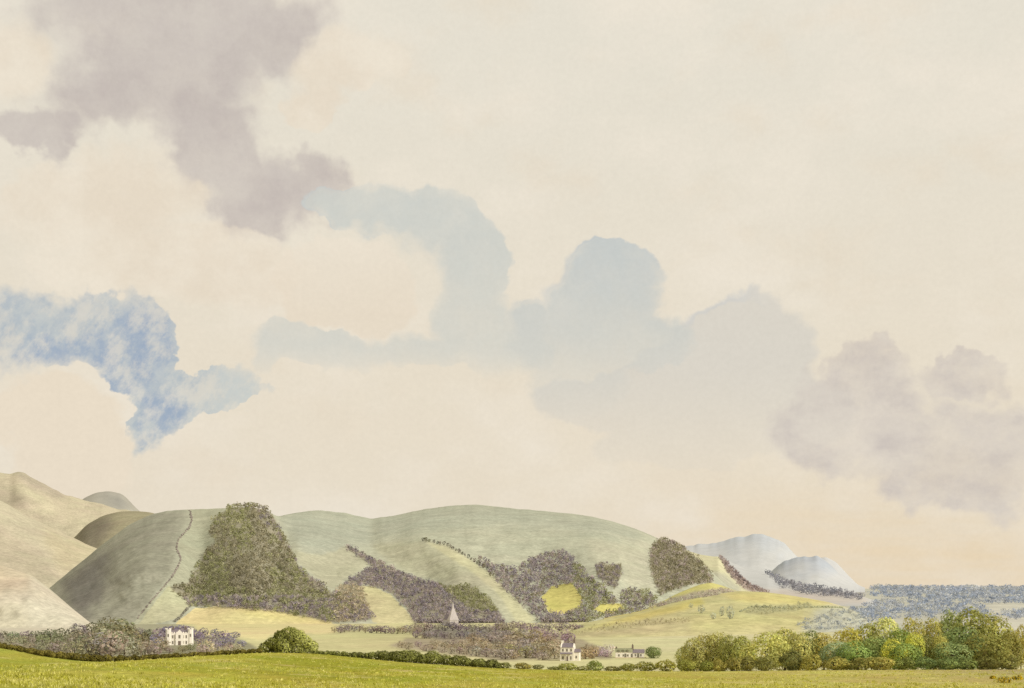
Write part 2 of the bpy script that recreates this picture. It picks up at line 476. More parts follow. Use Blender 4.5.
def far_relief(px, py): return (fbm(px * .05 + 3, py * .07, 3) - .5) * 120
h1 = Hill([(650,552),(690,546),(707,544),(720,541.5),(738,536),(750,535),(761,534.5),(770,536.5),(779,540.5),(787,546),(796,556),(815,568),(835,579),(850,586)],
          [(650,9500),(850,9000)], [(650,7200),(850,7200)], 652, 850, far_relief, smooth=2)
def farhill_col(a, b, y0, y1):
    """aerial haze painted into the colour: bluer tops, paler lower down"""
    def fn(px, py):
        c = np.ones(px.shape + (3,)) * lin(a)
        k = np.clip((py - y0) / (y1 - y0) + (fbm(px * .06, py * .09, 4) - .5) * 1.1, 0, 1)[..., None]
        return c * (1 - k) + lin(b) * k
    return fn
h1.rough = 3.5
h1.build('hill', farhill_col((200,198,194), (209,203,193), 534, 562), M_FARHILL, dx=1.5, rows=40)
h2 = Hill([(755,582),(769,573.5),(777,566),(785,561.5),(796,557.5),(806,556),(818,556.5),(826,561),(836,571),(846,579),(856,586)],
          [(755,7000),(856,6600)], [(755,5400),(856,5400)], 756, 856, far_relief, smooth=2)
h2.rough = 3.0
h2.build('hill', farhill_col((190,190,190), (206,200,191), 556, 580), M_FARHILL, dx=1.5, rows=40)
h3 = Hill([(800,560),(826,557),(836,562),(848,575),(858,585),(866,588)], [(800,12000),(866,12000)], [(800,10000),(866,10000)], 802, 864, None, smooth=2)
h3.build('hill', flat((208,202,194)), M_FARHILL, dx=1.5, rows=20)

def foot_relief(px, py): return (fbm(px * .03 + 7, py * .05, 3) - .5) * 60
upper = Hill([(600,616),(625,611),(640,607.5),(658,601),(681,591.5),(700,584.5),(711,582.5),(722,585.5),(740,592),(770,599)], [(600,1400),(770,1600)], [(600,1120),(770,1120)], 604, 768, foot_relief, smooth=2.5)
def upper_col(px, py):
    c = np.ones(px.shape + (3,)) * lin((212,197,126))
    c = paint(c, px, py, [(655,604),(700,590),(730,588),(750,597),(700,602),(660,612)], (178,164,144), 1.5, .8, 2)
    return c
upper.build('hill', upper_col, M_HILL, dx=1.2, rows=40)
low = Hill([(560,634),(586,623),(610,618),(624,615.5),(640,612),(658,607),(680,601),(699,597),(720,593.5),(739,591),(764,592),(785,594.5),(809,598.5),(828,602),(845,607),(858,613),(875,622),(892,633),(900,636)],
           [(560,1050),(700,1350),(900,1500)], [(560,850),(900,960)], 562, 898, foot_relief, smooth=2.5)
def low_col(px, py):
    c = np.ones(px.shape + (3,)) * lin((206,194,140))
    c = paint(c, px, py, [(580,630),(624,617),(700,598),(705,604),(650,618),(600,628)], (212,195,116), 1.5, .85, 3)
    c = paint(c, px, py, [(720,594),(764,592),(809,598),(880,606),(860,609),(800,605),(740,602)], (220,202,132), 1.5, .8, 3)
    c = paint(c, px, py, [(560,640),(600,626),(650,620),(700,620),(706,630),(640,634)], (192,176,132), 3, .8, 4)
    c = paint(c, px, py, [(690,612),(740,616),(800,612),(850,612),(850,625),(690,632)], (210,196,136), 2, .6, 5)
    c = paint(c, px, py, [(745,612),(752,606),(775,606),(812,603),(812,608),(790,611),(770,613)], (178,170,130), 1.5, .8, 2)
    c = paint(c, px, py, [(815,610),(840,604),(880,612),(900,640),(800,640)], (196,192,174), 3, .8, 9)
    h = fbm(px * .10, py * .5 + 4, 3)
    c *= (1 + (h - .5) * .25)[..., None]
    return c
low.build('hill', low_col, M_HILL, dx=1.0, rows=50)

# ------------------------------------------------------------------ valley floor and near meadow
def build_ground():
    ys = np.concatenate([[-600, -200, 0, 150, 300, 420], np.geomspace(480, 3000, 220), np.geomspace(3100, 60000, 50)])
    t = np.linspace(-1, 1, 700); pxs = HX + 900 * t + 2600 * t ** 7
    V = []; C = []
    Yg, P = np.meshgrid(ys, pxs, indexing='ij')
    X = (P - HX) / FPX * np.maximum(Yg, 480)
    Z = FLOOR + 0 * X
    Z = Z + (fbm(X * .004, Yg * .004, 3) - .5) * 1.6 * np.clip((Yg - 420) / 300, 0, 1)
    PY = np.where(Yg > 400, HY - FLOOR * FPX / np.maximum(Yg, 1), 690)
    c = np.ones(P.shape + (3,)) * lin((210, 198, 146))
    c = paint(c, P, PY, [(-900,600),(100,600),(112,640),(-900,640)], (213,199,172), 1.5, .95, 2)
    c = paint(c, P, PY, [(180,600),(335,600),(335,634),(262,640),(200,634)], (228,209,152), 1.2, .9, 1.5)
    c = paint(c, P, PY, [(96,600),(176,600),(180,634),(100,640)], (168,160,132), 1.5, .9, 2)
    c = paint(c, P, PY, [(-900,635),(60,635),(100,630),(160,633),(232,637),(262,648),(262,664),(-900,664)], (150,142,114), 2, .9, 1.5)
    c = paint(c, P, PY, [(405,629),(420,626),(500,627),(512,634),(500,642),(430,640)], (140,130,118), 1.5, .85, 1.5)
    c = paint(c, P, PY, [(262,648),(270,634),(330,633),(420,634),(440,640),(400,640),(388,646),(420,652),(500,662),(500,668),(262,660)], (206,194,142), 1.5, .9, 1)
    c = paint(c, P, PY, [(410,652),(500,660),(700,657),(700,668),(400,664)], (216,203,150), 1, .9, 1)
    c = paint(c, P, PY, [(388,645),(406,639),(452,637),(500,631),(566,634),(612,652),(612,658),(500,661),(452,655),(406,649)], (166,150,124), 2, .85, 2)
    c = paint(c, P, PY, [(600,640),(700,630),(860,622),(860,640),(700,650),(612,656)], (212,200,154), 2, .8, 3)
    c = paint(c, P, PY, [(830,640),(850,610),(800,596),(780,586),(3000,586),(3000,640)], (198,191,174), 2, .85, 4)
    c = paint(c, P, PY, [(990,604),(1060,604),(1060,640),(975,635)], (214,204,182), 2, .8, 5)
    n, m = P.shape; i = np.arange(n * m).reshape(n, m)
    f = np.stack([i[:-1, :-1], i[:-1, 1:], i[1:, 1:], i[1:, :-1]], -1).reshape(-1, 4)
    me = mesh_np('ground', np.stack([X, Yg, Z], -1).reshape(-1, 3), f, c.reshape(-1, 3), smooth=True)
    o = link('ground', me, M_GROUND); o['kind'] = 'structure'
build_ground()

YCR = 320.0
MEADOW_CREST = [(-400,628),(-100,638),(0,647),(20,651),(50,657.5),(93,662),(132,661.5),(199,657.5),(260,652.5),(318,653.5),(400,662),(500,668.5),(600,671),(700,671.5),(850,670),(1024,669.5),(1500,664)]
def meadow_z(x, y):
    x = np.asarray(x, float); y = np.asarray(y, float)
    px = HX + x / YCR * FPX
    zc = -(smooth_interp(MEADOW_CREST, px, 18) - HY) / FPX * YCR
    n = np.clip(y, 0, YCR) / YCR
    z = -2 + (zc + 2) * n ** .85
    d = np.clip(y - YCR, 0, None)
    z = z - .045 * d - .0011 * d * d
    z = z - np.clip(-y, 0, None) * -.02
    return z + (fbm(x * .03, y * .03, 3) - .5) * .8 * np.clip((YCR - y) / 60, 0, 1)
def build_meadow():
    xs = np.arange(-330, 331, 1.5); ys = np.concatenate([np.arange(-40, 100, 7.), np.arange(100, 326, 1.2), np.arange(328, 470, 5.)])
    Y, X = np.meshgrid(ys, xs, indexing='ij'); Z = meadow_z(X, Y)
    Yc = np.maximum(Y, 60); px = HX + X / Yc * FPX; py = HY - Z / Yc * FPX
    c = np.ones(X.shape + (3,)) * lin((187, 174, 74))
    n1 = fbm(X * .05 + 5, Y * .035, 4)[..., None]
    k = np.clip((n1 - .42) * 4, 0, 1)
    c = c * (1 - k) + lin((197, 185, 90)) * k
    k = np.clip((fbm(X * .06 + 90, Y * .03, 4)[..., None] - .50) * 4, 0, .8)
    c = c * (1 - k) + lin((170, 161, 58)) * k
    k = np.clip((fbm(X * .03 + 20, Y * .022 + 60, 3)[..., None] - .5) * 5, 0, .45) * np.clip((700 - px) / 300, 0, 1)[..., None]
    c = c * (1 - k) + lin((150, 154, 52)) * k
    e = np.clip((px - 560) / 340, 0, 1)[..., None] * .75
    c = c * (1 - e) + lin((204, 184, 112)) * e
    e = np.clip((px - 900) / 110, 0, 1)[..., None] * np.clip((684 - py) / 12, 0, 1)[..., None] * .6
    c = c * (1 - e) + lin((172, 150, 118)) * e
    k = np.clip((fbm(X * .16 + 40, Y * .09 + 3, 3)[..., None] - .66) * 6, 0, .7)
    c = c * (1 - k) + lin((214, 196, 122)) * k
    n, m = X.shape; i = np.arange(n * m).reshape(n, m)
    f = np.stack([i[:-1, :-1], i[:-1, 1:], i[1:, 1:], i[1:, :-1]], -1).reshape(-1, 4)
    me = mesh_np('meadow', np.stack([X, Y, Z], -1).reshape(-1, 3), f, c.reshape(-1, 3), smooth=True)
    o = link('meadow', me, M_FIELD); o['kind'] = 'structure'
build_meadow()

def grass():
    """tufts of longer grass standing over the sward"""
    rng = np.random.default_rng(91); n = 15000
    Y = 1 / rng.uniform(1 / 330., 1 / 102., n); px = rng.uniform(-60, 1090, n); X = (px - HX) / FPX * Y
    keep = fbm(X * .06, Y * .04, 4) + rng.random(n) * .35 > .55; X, Y, px = X[keep], Y[keep], px[keep]; n = len(X)
    Z = meadow_z(X, Y); nb = 6
    P = np.repeat(np.stack([X, Y, Z], 1), nb, 0); m = len(P)
    P[:, :2] += rng.normal(size=(m, 2)) * .16
    h = rng.uniform(.10, .30, m) * np.repeat(rng.uniform(.6, 1.25, n), nb); w = .03 + .03 * rng.random(m)
    a = rng.uniform(0, 6.28, m); lean = rng.normal(size=(m, 2)) * .4 * h[:, None]
    dx = np.stack([np.cos(a) * w, np.sin(a) * w, 0 * w], 1)
    tip = P + np.c_[lean, h]; mid = P + np.c_[lean * .35, h * .6]
    base = P - np.array([0, 0, .03])
    V = np.stack([base - dx, base + dx, mid + dx * .7, tip, mid - dx * .7], 1).reshape(-1, 3)
    F = np.arange(m * 5).reshape(m, 5)
    pal = np.asarray([lin(c) for c in ((178,170,68),(195,184,92),(162,154,54),(202,190,112))]) * 1.45
    c = pal[np.repeat(rng.integers(0, 4, n), nb)] * rng.uniform(.8, 1.2, m)[:, None]
    o = link('grass', mesh_np('grass', V, F, np.repeat(c, 5, 0)), M_WOOD)
    tag(o, 'short yellow green grass covering the near meadow', 'grass', None, 'stuff')
# ------------------------------------------------------------------ woods on the slopes (uncountable masses)
GAIN = 1.62
def sample_poly(poly, n, rng, holes=(), mind=2.6):
    p = np.asarray(poly); lo, hi = p.min(0), p.max(0); out = []; tries = 0
    while len(out) < n and tries < n * 60:
        tries += 1
        q = lo + (hi - lo) * rng.random(2)
        if not in_poly(q[0], q[1], poly) or any(in_poly(q[0], q[1], h) for h in holes): continue
        if any((q[0] - o[0]) ** 2 + ((q[1] - o[1]) * 1.4) ** 2 < mind ** 2 for o in out[-900:]): continue
        out.append((q[0], q[1]))
    return [(a + rng.normal() * .8, b + rng.normal() * .8) for a, b in out]

def woods(name, label, spots, hpx, palette, seed, nleaf=44, width=.95, leaf=.14, pick=None, gain=None):
    """one mass of trees: spots = (x, y, z, depth) of the stems"""
    rng = np.random.default_rng(seed); VV = []; FF = []; CC = []; base = 0
    pal = np.asarray([lin(c) for c in palette])
    for (x, y, z, px, py) in spots:
        h = y / FPX * rng.uniform(*hpx); w = h * width * rng.uniform(.8, 1.25)
        lobes = crown_lobes(w, h, h * .08, 6, rng)
        p, nn, k = crown_points(lobes, nleaf, rng, jitter=.2, inner=.05)
        br = (.84 + .32 * rng.random(len(lobes)))[k] * (.88 + .24 * rng.random(len(p)))
        v, f = leaf_quads(p, nn, h * leaf * (.6 + .8 * rng.random(len(p))), rng)
        if pick is not None:
            i = pick(px, py, rng)
        else:
            i = rng.integers(len(pal))
        c = pal[i] * (gain or GAIN) * np.array([1.02, .98, .93]) * rng.uniform(.88, 1.12)
        VV.append(v + np.array([x, y, z])); FF.append(f + base); base += len(v)
        CC.append(np.repeat(br[:, None] * c[None], 4, 0))
    me = mesh_np(name, np.concatenate(VV), np.concatenate(FF), np.concatenate(CC))
    o = link(name, me, M_WOOD)
    return tag(o, label, 'woods', None, 'stuff')

def on_hill(h, pts, drop=2.5):
    out = []
    for px, py in pts:
        x, y, z = h.point(np.float64(px), np.float64(min(py + drop, float(h.fy(px)) - .1)))
        out.append((float(x), float(y), float(z), px, py))
    return out

BROWN = [(142,134,108),(132,125,99),(148,140,116),(124,118,94)]
PURPLE = [(146,133,132),(130,120,126),(157,144,137),(138,129,131)]
GREENW = [(142,140,100),(132,131,92),(150,146,112)]
PAL = BROWN + PURPLE + GREENW + [(176,163,134),(166,152,126),(182,168,144)]
def pick_w1(px, py, r):
    v = float(fbm(np.float64(px * .05), np.float64(py * .06), 3))
    if py > 597 and r.random() < .55: return 4 + r.integers(4)
    if px > 258 + (py - 515) * .75 and r.random() < .6: return 4 + r.integers(4) if r.random() < .5 else r.integers(4)
    return 8 + r.integers(3) if v + r.normal() * .08 > .48 else r.integers(4)
def pick_w2(px, py, r):
    if px > 440 and py < 612 and (py - 580) < (px - 430) * .75: return 8 + r.integers(3)
    if px < 368 and py > 586: return 11 + r.integers(3)
    return 4 + r.integers(4)
def pick_w4(px, py, r):
    if px > 572 and r.random() < .5: return 8 + r.integers(3)
    return 4 + r.integers(4) if r.random() < .85 else r.integers(4)
rg = np.random.default_rng(21)
woods('woods', 'large dark brown wood covering the rounded shoulder above the yellow field', on_hill(main, sample_poly(W1, 1700, rg, mind=1.9), 1.5), (3.8, 6.4), PAL, 1, pick=pick_w1)
woods('woods', 'purple wood running down the gully behind the white church', on_hill(main, sample_poly(W2, 1050, rg, mind=1.9), 1.5), (3.6, 6), PAL, 2, pick=pick_w2)
woods('woods', 'round brown wood on the right shoulder of the long hill', on_hill(main, sample_poly(W3, 560, rg, mind=1.8), 1.5), (3.6, 6), PAL, 3, pick=lambda a, b, r: r.integers(4) if r.random() < .75 else 6)
woods('woods', 'dark violet wood wrapped around the small yellow field', on_hill(main, sample_poly(W4, 1150, rg, (F3,), mind=1.9), 1.5), (3.6, 6), PAL, 4, pick=pick_w4)
woods('woods', 'small heart shaped copse alone on the pale hillside', on_hill(main, sample_poly(W5, 120, rg, mind=1.6), 1.5), (3, 4.6), PAL, 5, pick=lambda a, b, r: r.integers(8))
woods('woods', 'brownish mauve strip of trees down the edge of the pale spur', on_hill(spur, sample_poly([(719,557),(723,558),(738,570),(752,583),(768,590),(764,594),(748,590),(735,580),(726,570)], 130, rg, mind=1.8), 1.5), (4, 6.5), [(154,138,132),(138,125,124),(164,148,140)], 6)
woods('woods', 'dark grey line of trees below the two blue hills', on_hill(pale, sample_poly([(768,573),(771,574),(780,580),(800,586),(835,590),(864,597),(862,600),(830,596),(797,592),(780,586)], 190, rg, mind=1.8), 1.0), (4, 6.5), [(138,136,140),(124,124,130),(152,148,150)], 7)
woods('woods', 'mauve scrub on the bank between the two yellow foothills', on_hill(upper, sample_poly([(648,608),(670,600),(690,596),(700,594),(712,590),(734,592),(730,598),(690,600),(660,608)], 90, rg, mind=2.2), 1.0), (3, 5), [(172,158,146),(158,145,138),(166,162,142)], 8)
woods('woods', 'grey green scrub on the low yellow hill', on_hill(low, sample_poly([(746,613),(754,607),(775,607),(812,604),(812,608),(790,611),(770,614)], 60, rg, mind=2.0), .5), (2.5, 4), [(172,166,132),(158,156,126)], 9)
woods('woods', 'brown scrub along the hollow below the low yellow hill', on_hill(low, sample_poly([(570,634),(600,626),(640,621),(690,619),(690,622),(640,626),(600,632)], 120, rg, mind=2.2), .5), (1.8, 3.4), [(178,168,130),(168,156,126),(186,176,138)], 10, gain=1.4)

woods('woods', 'pale blue scrub at the right end of the low yellow hill', on_hill(low, sample_poly([(796,624),(830,612),(852,609),(868,614),(884,626),(884,631),(800,629)], 150, rg, mind=2.2), .5), (2.5, 4.5), [(176,176,172),(160,164,168),(188,184,172)], 12, width=1.6, gain=1.3)
def on_floor(pts):
    out = []
    for px, py in pts:
        Y = floor_Y(py); out.append(((px - HX) / FPX * Y, Y, FLOOR - .3, px, py))
    return out
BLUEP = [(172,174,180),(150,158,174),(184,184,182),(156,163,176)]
far = []
r2 = np.random.default_rng(31)
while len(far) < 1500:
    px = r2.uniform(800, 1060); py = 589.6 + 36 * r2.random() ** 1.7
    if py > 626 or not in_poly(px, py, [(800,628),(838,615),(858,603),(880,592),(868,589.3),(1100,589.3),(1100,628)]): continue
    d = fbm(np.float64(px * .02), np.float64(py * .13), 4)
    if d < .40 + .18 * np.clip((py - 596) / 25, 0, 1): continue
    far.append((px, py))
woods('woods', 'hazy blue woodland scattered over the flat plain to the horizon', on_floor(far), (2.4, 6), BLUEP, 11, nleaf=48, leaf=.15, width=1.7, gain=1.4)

# ------------------------------------------------------------------ individual trees
PROTO = {}
def proto(kind, i):
    """shape library: kind = far / near / bush, unit size: width 1, height 1 are scaled per tree"""
    key = (kind, i)
    if key not in PROTO:
        if kind == 'far':      # belt trees, about 10 m
            me, lb = make_crown('crown', 10, 10, .1, 13, 620, .55, 100 + i, M_LEAF); tr = make_trunk('trunk', 10, .3, lb, i)
        elif kind == 'near':   # foreground trees, about 12 m
            me, lb = make_crown('crown', 12, 12, .1, 30, 9500, .30, 200 + i, M_LEAF); tr = make_trunk('trunk', 12, .34, lb, i)
        elif kind == 'bush':
            me, lb = make_crown('crown', 5, 4, -.2, 16, 1900, .22, 300 + i, M_LEAF); tr = make_trunk('trunk', 3.5, .12, lb, i)
        elif kind == 'tiny':
            me, lb = make_crown('row_tree', 8, 9, .2, 7, 110, .95, 400 + i, M_LEAF); tr = None
        PROTO[key] = (me, tr)
    return PROTO[key]
SIZE = {'far': (10, 10), 'near': (12, 12), 'bush': (5, 4), 'tiny': (8, 9)}

def tree(name, label, cat, group, kind, i, loc, w, h, colour, rz, gain=1.85):
    me, tr = proto(kind, i)
    sw, sh = SIZE[kind]
    c = lin(colour) * gain * np.array([1.0, 1.015, 1.08]) * .82; c = (float(c[0]), float(c[1]), float(c[2]), 1.0)
    if tr is None:
        o = link(name, me); root = o
    else:
        root = empty(name)
        cr = link('crown', me, None, root); tk = link('trunk', tr, None, root)
        cr.color = c; tk.color = (1, 1, 1, 1)
    if tr is None: root.color = c
    root.location = loc; root.rotation_euler = (0, 0, rz); root.scale = (w / sw, w / sw, h / sh)
    tag(root, label, cat, group)
    return root

def belt(bases, n, hpx, colours, group, seed, mind=6.5, wfac=1.0, kind='far', hfun=None):
    """individual trees standing on the valley floor; colours: list of (rgb, label)"""
    rng = np.random.default_rng(seed)
    p = np.asarray(bases); lo, hi = p.min(0), p.max(0); out = []; tries = 0
    while len(out) < n and tries < 8000:
        tries += 1
        q = lo + (hi - lo) * rng.random(2)
        if not in_poly(q[0], q[1], bases): continue
        if any((q[0] - o[0]) ** 2 + ((q[1] - o[1]) * 2.2) ** 2 < mind ** 2 for o in out): continue
        out.append(q)
    for px, py in out:
        Y = floor_Y(py); hp = rng.uniform(*hpx) if hfun is None else hfun(px, py, rng)
        h = hp * Y / FPX; w = h * rng.uniform(1.0, 1.45) * wfac
        col, lab = colours(px, py, rng)
        tree('tree', lab, 'tree', group, kind, int(rng.integers(8)), ((px - HX) / FPX * Y, Y, FLOOR - .2), w, h,
             np.clip(np.asarray(col) + rng.normal(size=3) * 2.5, 20, 250), rng.uniform(0, 6.28))

LB_TOP = [(-30,629),(0,629.5),(33,629.5),(60,627),(75,624),(89,621),(101,616.5),(112,614.5),(124,617),(136,625),(150,628),(166,625),(195,626),(232,630),(250,637),(262,645)]
def left_c(px, py, r):
    u = r.random()
    if px > 150 and py < 650:
        return ((126,117,129), 'blue violet tree in the belt around the white manor') if u < .65 else ((140,127,125), 'mauve tree in the belt around the white manor')
    if px > 195: return ((164,155,127), 'pale grey green tree right of the white manor') if u < .7 else ((150,135,125), 'mauve tree in the belt around the white manor')
    if 90 < px < 135 and py < 650: return (116,114,84), 'taller dark green tree rising from the long left belt'
    if 100 < px < 190 and py > 650 and u < .6: return (146,140,114), 'dusty brown tree at the front of the left belt'
    if py < 642: return ((120,111,112), 'mauve grey tree in the long belt left of the manor') if u < .5 else ((108,110,84), 'dark green tree in the long belt left of the manor')
    if u < .45: return (134,128,102), 'grey green tree in the long belt left of the manor'
    if u < .72: return (134,125,115), 'mauve grey tree in the long belt left of the manor'
    return (118,114,84), 'dark green tree in the long belt left of the manor'
def left_belt():
    rng = np.random.default_rng(41)
    for base, step, x0, x1 in ((639, 9.5, -14, 240), (645, 11, -10, 252), (651.5, 11, -16, 258), (658, 11.5, 30, 252)):
        px = x0
        while px < x1:
            q = px + rng.uniform(-2.5, 2.5); py = base + rng.uniform(-1.8, 1.8); px += step
            if 160 < q < 199 and py < 648: continue
            top = float(interp(LB_TOP, q)) + {639: 0, 645: 5.5, 651.5: 11, 658: 17}[base] * (1.0 if base < 658 else .9)
            hp = max(5.5, py - top) * rng.uniform(.88, 1.12)
            if 162 < q < 197: hp = min(hp, 7.5)
            Y = floor_Y(py); col, lab = left_c(q, py, rng)
            tree('tree', lab, 'tree', 'trees of the long belt on the left', 'far', int(rng.integers(8)), ((q - HX) / FPX * Y, Y, FLOOR - .2),
                 max(hp * 1.15, 13) * rng.uniform(.85, 1.15) * Y / FPX, hp * Y / FPX, np.clip(np.asarray(col) + rng.normal(size=3) * 2.5, 20, 250), rng.uniform(0, 6.28))
left_belt()
# the dark trees right behind the manor
belt([(160,634),(198,634),(198,639),(160,639)], 12, (9, 11.5), lambda a, b, r: ((118,109,125), 'dark violet tree standing behind the white manor'), 'trees behind the manor', 42, mind=4.5)
def tree_row(base, x0, x1, step, hpx, colours, group, seed, wf=1.25):
    """a row of trees on the valley floor along a surveyed line of stems"""
    rng = np.random.default_rng(seed); px = x0
    while px < x1:
        q = px + rng.uniform(-1.5, 1.5); py = float(interp(base, q)) + rng.uniform(-.8, .8); px += step
        Y = floor_Y(py); hp = rng.uniform(*hpx); col, lab = colours(q, py, rng)
        tree('tree', lab, 'tree', group, 'far', int(rng.integers(8)), ((q - HX) / FPX * Y, Y, FLOOR - .2),
             hp * wf * rng.uniform(.85, 1.2) * Y / FPX, hp * Y / FPX, np.clip(np.asarray(col) + rng.normal(size=3) * 2.5, 20, 250), rng.uniform(0, 6.28))
tree_row([(333,633),(349,631.5),(420,634)], 334, 420, 5.2, (7, 9), lambda a, b, r: ((126,115,112), 'plum grey tree in the thin belt between two fields') if r.random() < .6 else ((140,130,106), 'olive grey tree in the thin belt between two fields'), 'trees of the thin belt between the fields', 43)
for ln, sd in (([(414,631),(510,631)], 44), ([(420,638),(512,639)], 49)):
    tree_row(ln, 416, 512, 7.2, (7.5, 10.5), lambda a, b, r: ((122,111,112), 'dark plum tree below the white church') if r.random() < .7 else ((136,126,110), 'grey brown tree below the white church'), 'trees below the church', sd)
tree_row([(496,629),(540,630.5),(600,631)], 498, 588, 7.5, (7, 10.5), lambda a, b, r: ((126,115,115), 'plum grey tree at the lower edge of the violet wood'), 'trees at the lower edge of the violet wood', 50)
def mid_c(px, py, r):
    u = r.random()
    if px < 480: return ((152,140,114), 'light brown bushy tree in the belt left of the farmhouse') if u < .6 else ((142,132,118), 'dusty mauve tree in the belt left of the farmhouse')
    if u < .5: return (148,137,112), 'grey brown tree in the wood left of the farmhouse'
    if u < .8: return (138,128,117), 'dusty mauve tree in the wood left of the farmhouse'
    return (140,129,95), 'olive brown tree in the wood left of the farmhouse'
belt([(392,646),(410,645),(452,645),(500,640),(540,640),(557,646),(557,661),(500,661),(452,655),(406,650)], 62, (8, 11), mid_c, 'trees of the wood beside the farmhouse', 45, wfac=1.2, mind=6.6,
     hfun=lambda px, py, r: r.uniform(6.5, 9) if px < 470 else r.uniform(9.5, 14))
belt([(520,634),(556,634),(572,640),(572,645),(530,643)], 12, (9, 12), lambda a, b, r: ((142,127,125), 'mauve tree behind the roof of the farmhouse'), 'trees behind the farmhouse', 46, mind=6)
belt([(583,655),(596,655),(596,660),(583,660)], 4, (12, 15), lambda a, b, r: ((152,137,107), 'brown tree against the right wall of the farmhouse'), 'trees right of the farmhouse', 47, mind=5)
belt([(597,653),(611,654),(611,658),(597,658)], 5, (8, 11), lambda a, b, r: ((164,151,149), 'pale lilac tree between the farmhouse and the long cottages'), 'lilac trees between the houses', 48, mind=4.5)

# rows of little trees up the hedge lines of the hills
def row(h, pts, n, hpx, colour, label, group, seed, wf=.9):
    rng = np.random.default_rng(seed); pts = np.asarray(pts, float)
    seg = np.r_[0, np.cumsum(np.hypot(*np.diff(pts, axis=0).T))]
    for k in range(n):
        s = seg[-1] * (k + .5 + rng.uniform(-.25, .25)) / n
        px = np.interp(s, seg, pts[:, 0]); py = np.interp(s, seg, pts[:, 1])
        x, y, z = h.point(np.float64(px), np.float64(py))
        hh = float(y) / FPX * rng.uniform(*hpx)
        tree('tree', label, 'tree', group, 'tiny', int(rng.integers(6)), (float(x), float(y), float(z) - .3), hh * wf * rng.uniform(.8, 1.2), hh,
             np.asarray(colour) + rng.normal(size=3) * 5, rng.uniform(0, 6), 1.2)
row(main, [(346,547.5),(356,551),(366,556),(377,563)], 9, (2.6, 4.2), (104,96,84), 'tiny dark tree in the row at the top of the gully wood', 'row of trees above the gully wood', 51)
row(main, [(421,541),(434,543),(446,546),(456,551),(467,557.5),(479,565),(491,573)], 22, (3, 5), (110,102,88), 'small dark tree in the row curving down the long hill', 'row of trees curving down the long hill', 52)
def hill_hedge(h, pts, hpx, colour, label, seed):
    rng = np.random.default_rng(seed); pts = np.asarray(pts, float); lob = []
    seg = np.r_[0, np.cumsum(np.hypot(*np.diff(pts, axis=0).T))]
    q = 0.0
    while q < seg[-1]:
        px = np.interp(q, seg, pts[:, 0]) + rng.uniform(-.5, .5); py = np.interp(q, seg, pts[:, 1])
        x, y, z = (float(v) for v in h.point(np.float64(px), np.float64(py)))
        r = y / FPX * hpx * .5 * rng.uniform(.6, 1.35); lob.append((x, y, z + r * .6, r)); q += hpx * rng.uniform(.3, .62)
    p, nn, k = crown_points(lob, len(lob) * 36, rng)
    br = (.8 + .4 * rng.random(len(lob)))[k]
    c = np.asarray(lin(colour)) * 1.7 * br[:, None]
    v, f = leaf_quads(p, nn, np.asarray([l[3] for l in lob])[k] * .5, rng)
    org = np.asarray(lob[0][:3])
    o = link('hedge', mesh_np('hedge', v - org, f, np.repeat(c, 4, 0)), M_WOOD); o.location = org
    tag(o, label, 'hedge')
hill_hedge(main, [(190,511),(191.5,520),(190,527),(183,535),(178,540),(176.5,549),(181,559),(178,567),(172,577),(163,588),(150,603),(137,619)], 1.5, (156,142,130), 'thin brown hedge winding up the left hill', 53)
hill_hedge(main, [(191,605),(186,611),(180,618),(174,622)], 2.4, (140,132,116), 'short grey hedge at the corner of the pale field above the manor', 54)
hill_hedge(low, [(740,612),(752,607),(785,608.5),(800,608),(815,607.5),(830,607.5),(842,608)], 1.8, (170,166,134), 'faint pale hedge across the right foothill', 55)
for px, py, w, h, lab in ((691,608,5,5.5,'smallest blue green tree on the low yellow hill'), (701,613.5,8,10,'blue green tree second from the left on the low yellow hill'),
                       (713,619.5,7,8,'dark blue green tree lowest on the low yellow hill'), (722,616,6,11,'slim blue green tree left of the widest one on the low hill'), (730,619,9,15,'tallest blue green tree on the low yellow hill')):
    x, y, z = low.point(np.float64(px), np.float64(py)); k = float(y) / FPX
    tree('tree', lab, 'tree', 'blue green trees on the low hill', 'far', px % 8, (float(x), float(y), float(z) - .2), w * k, h * k, (176,178,156), px, 1.45)
Y = floor_Y(658.5)
tree('tree', 'round leafy green tree at the end of the long cottages', 'tree', None, 'near', 3, ((653.5 - HX) / FPX * Y, Y, FLOOR - .2), 17.5 * Y / FPX, 13.2 * Y / FPX, (112,122,72), 1.0)

# ------------------------------------------------------------------ foreground: big bush, trees on the right, hedges
def near(name, cat, px, top, w, Yd, colour, label, group, kind='near', i=0, sink=.3, gain=2.75):
    x = (px - HX) / FPX * Yd; z = float(meadow_z(x, Yd)) - sink
    h = (HY - top) / FPX * Yd - z
    tree(name, label, cat, group, kind, i, (x, Yd, z), w / FPX * Yd, h, np.asarray(colour) + np.array([-3, 3, 2]), px * 1.7 + i, gain)

grass()

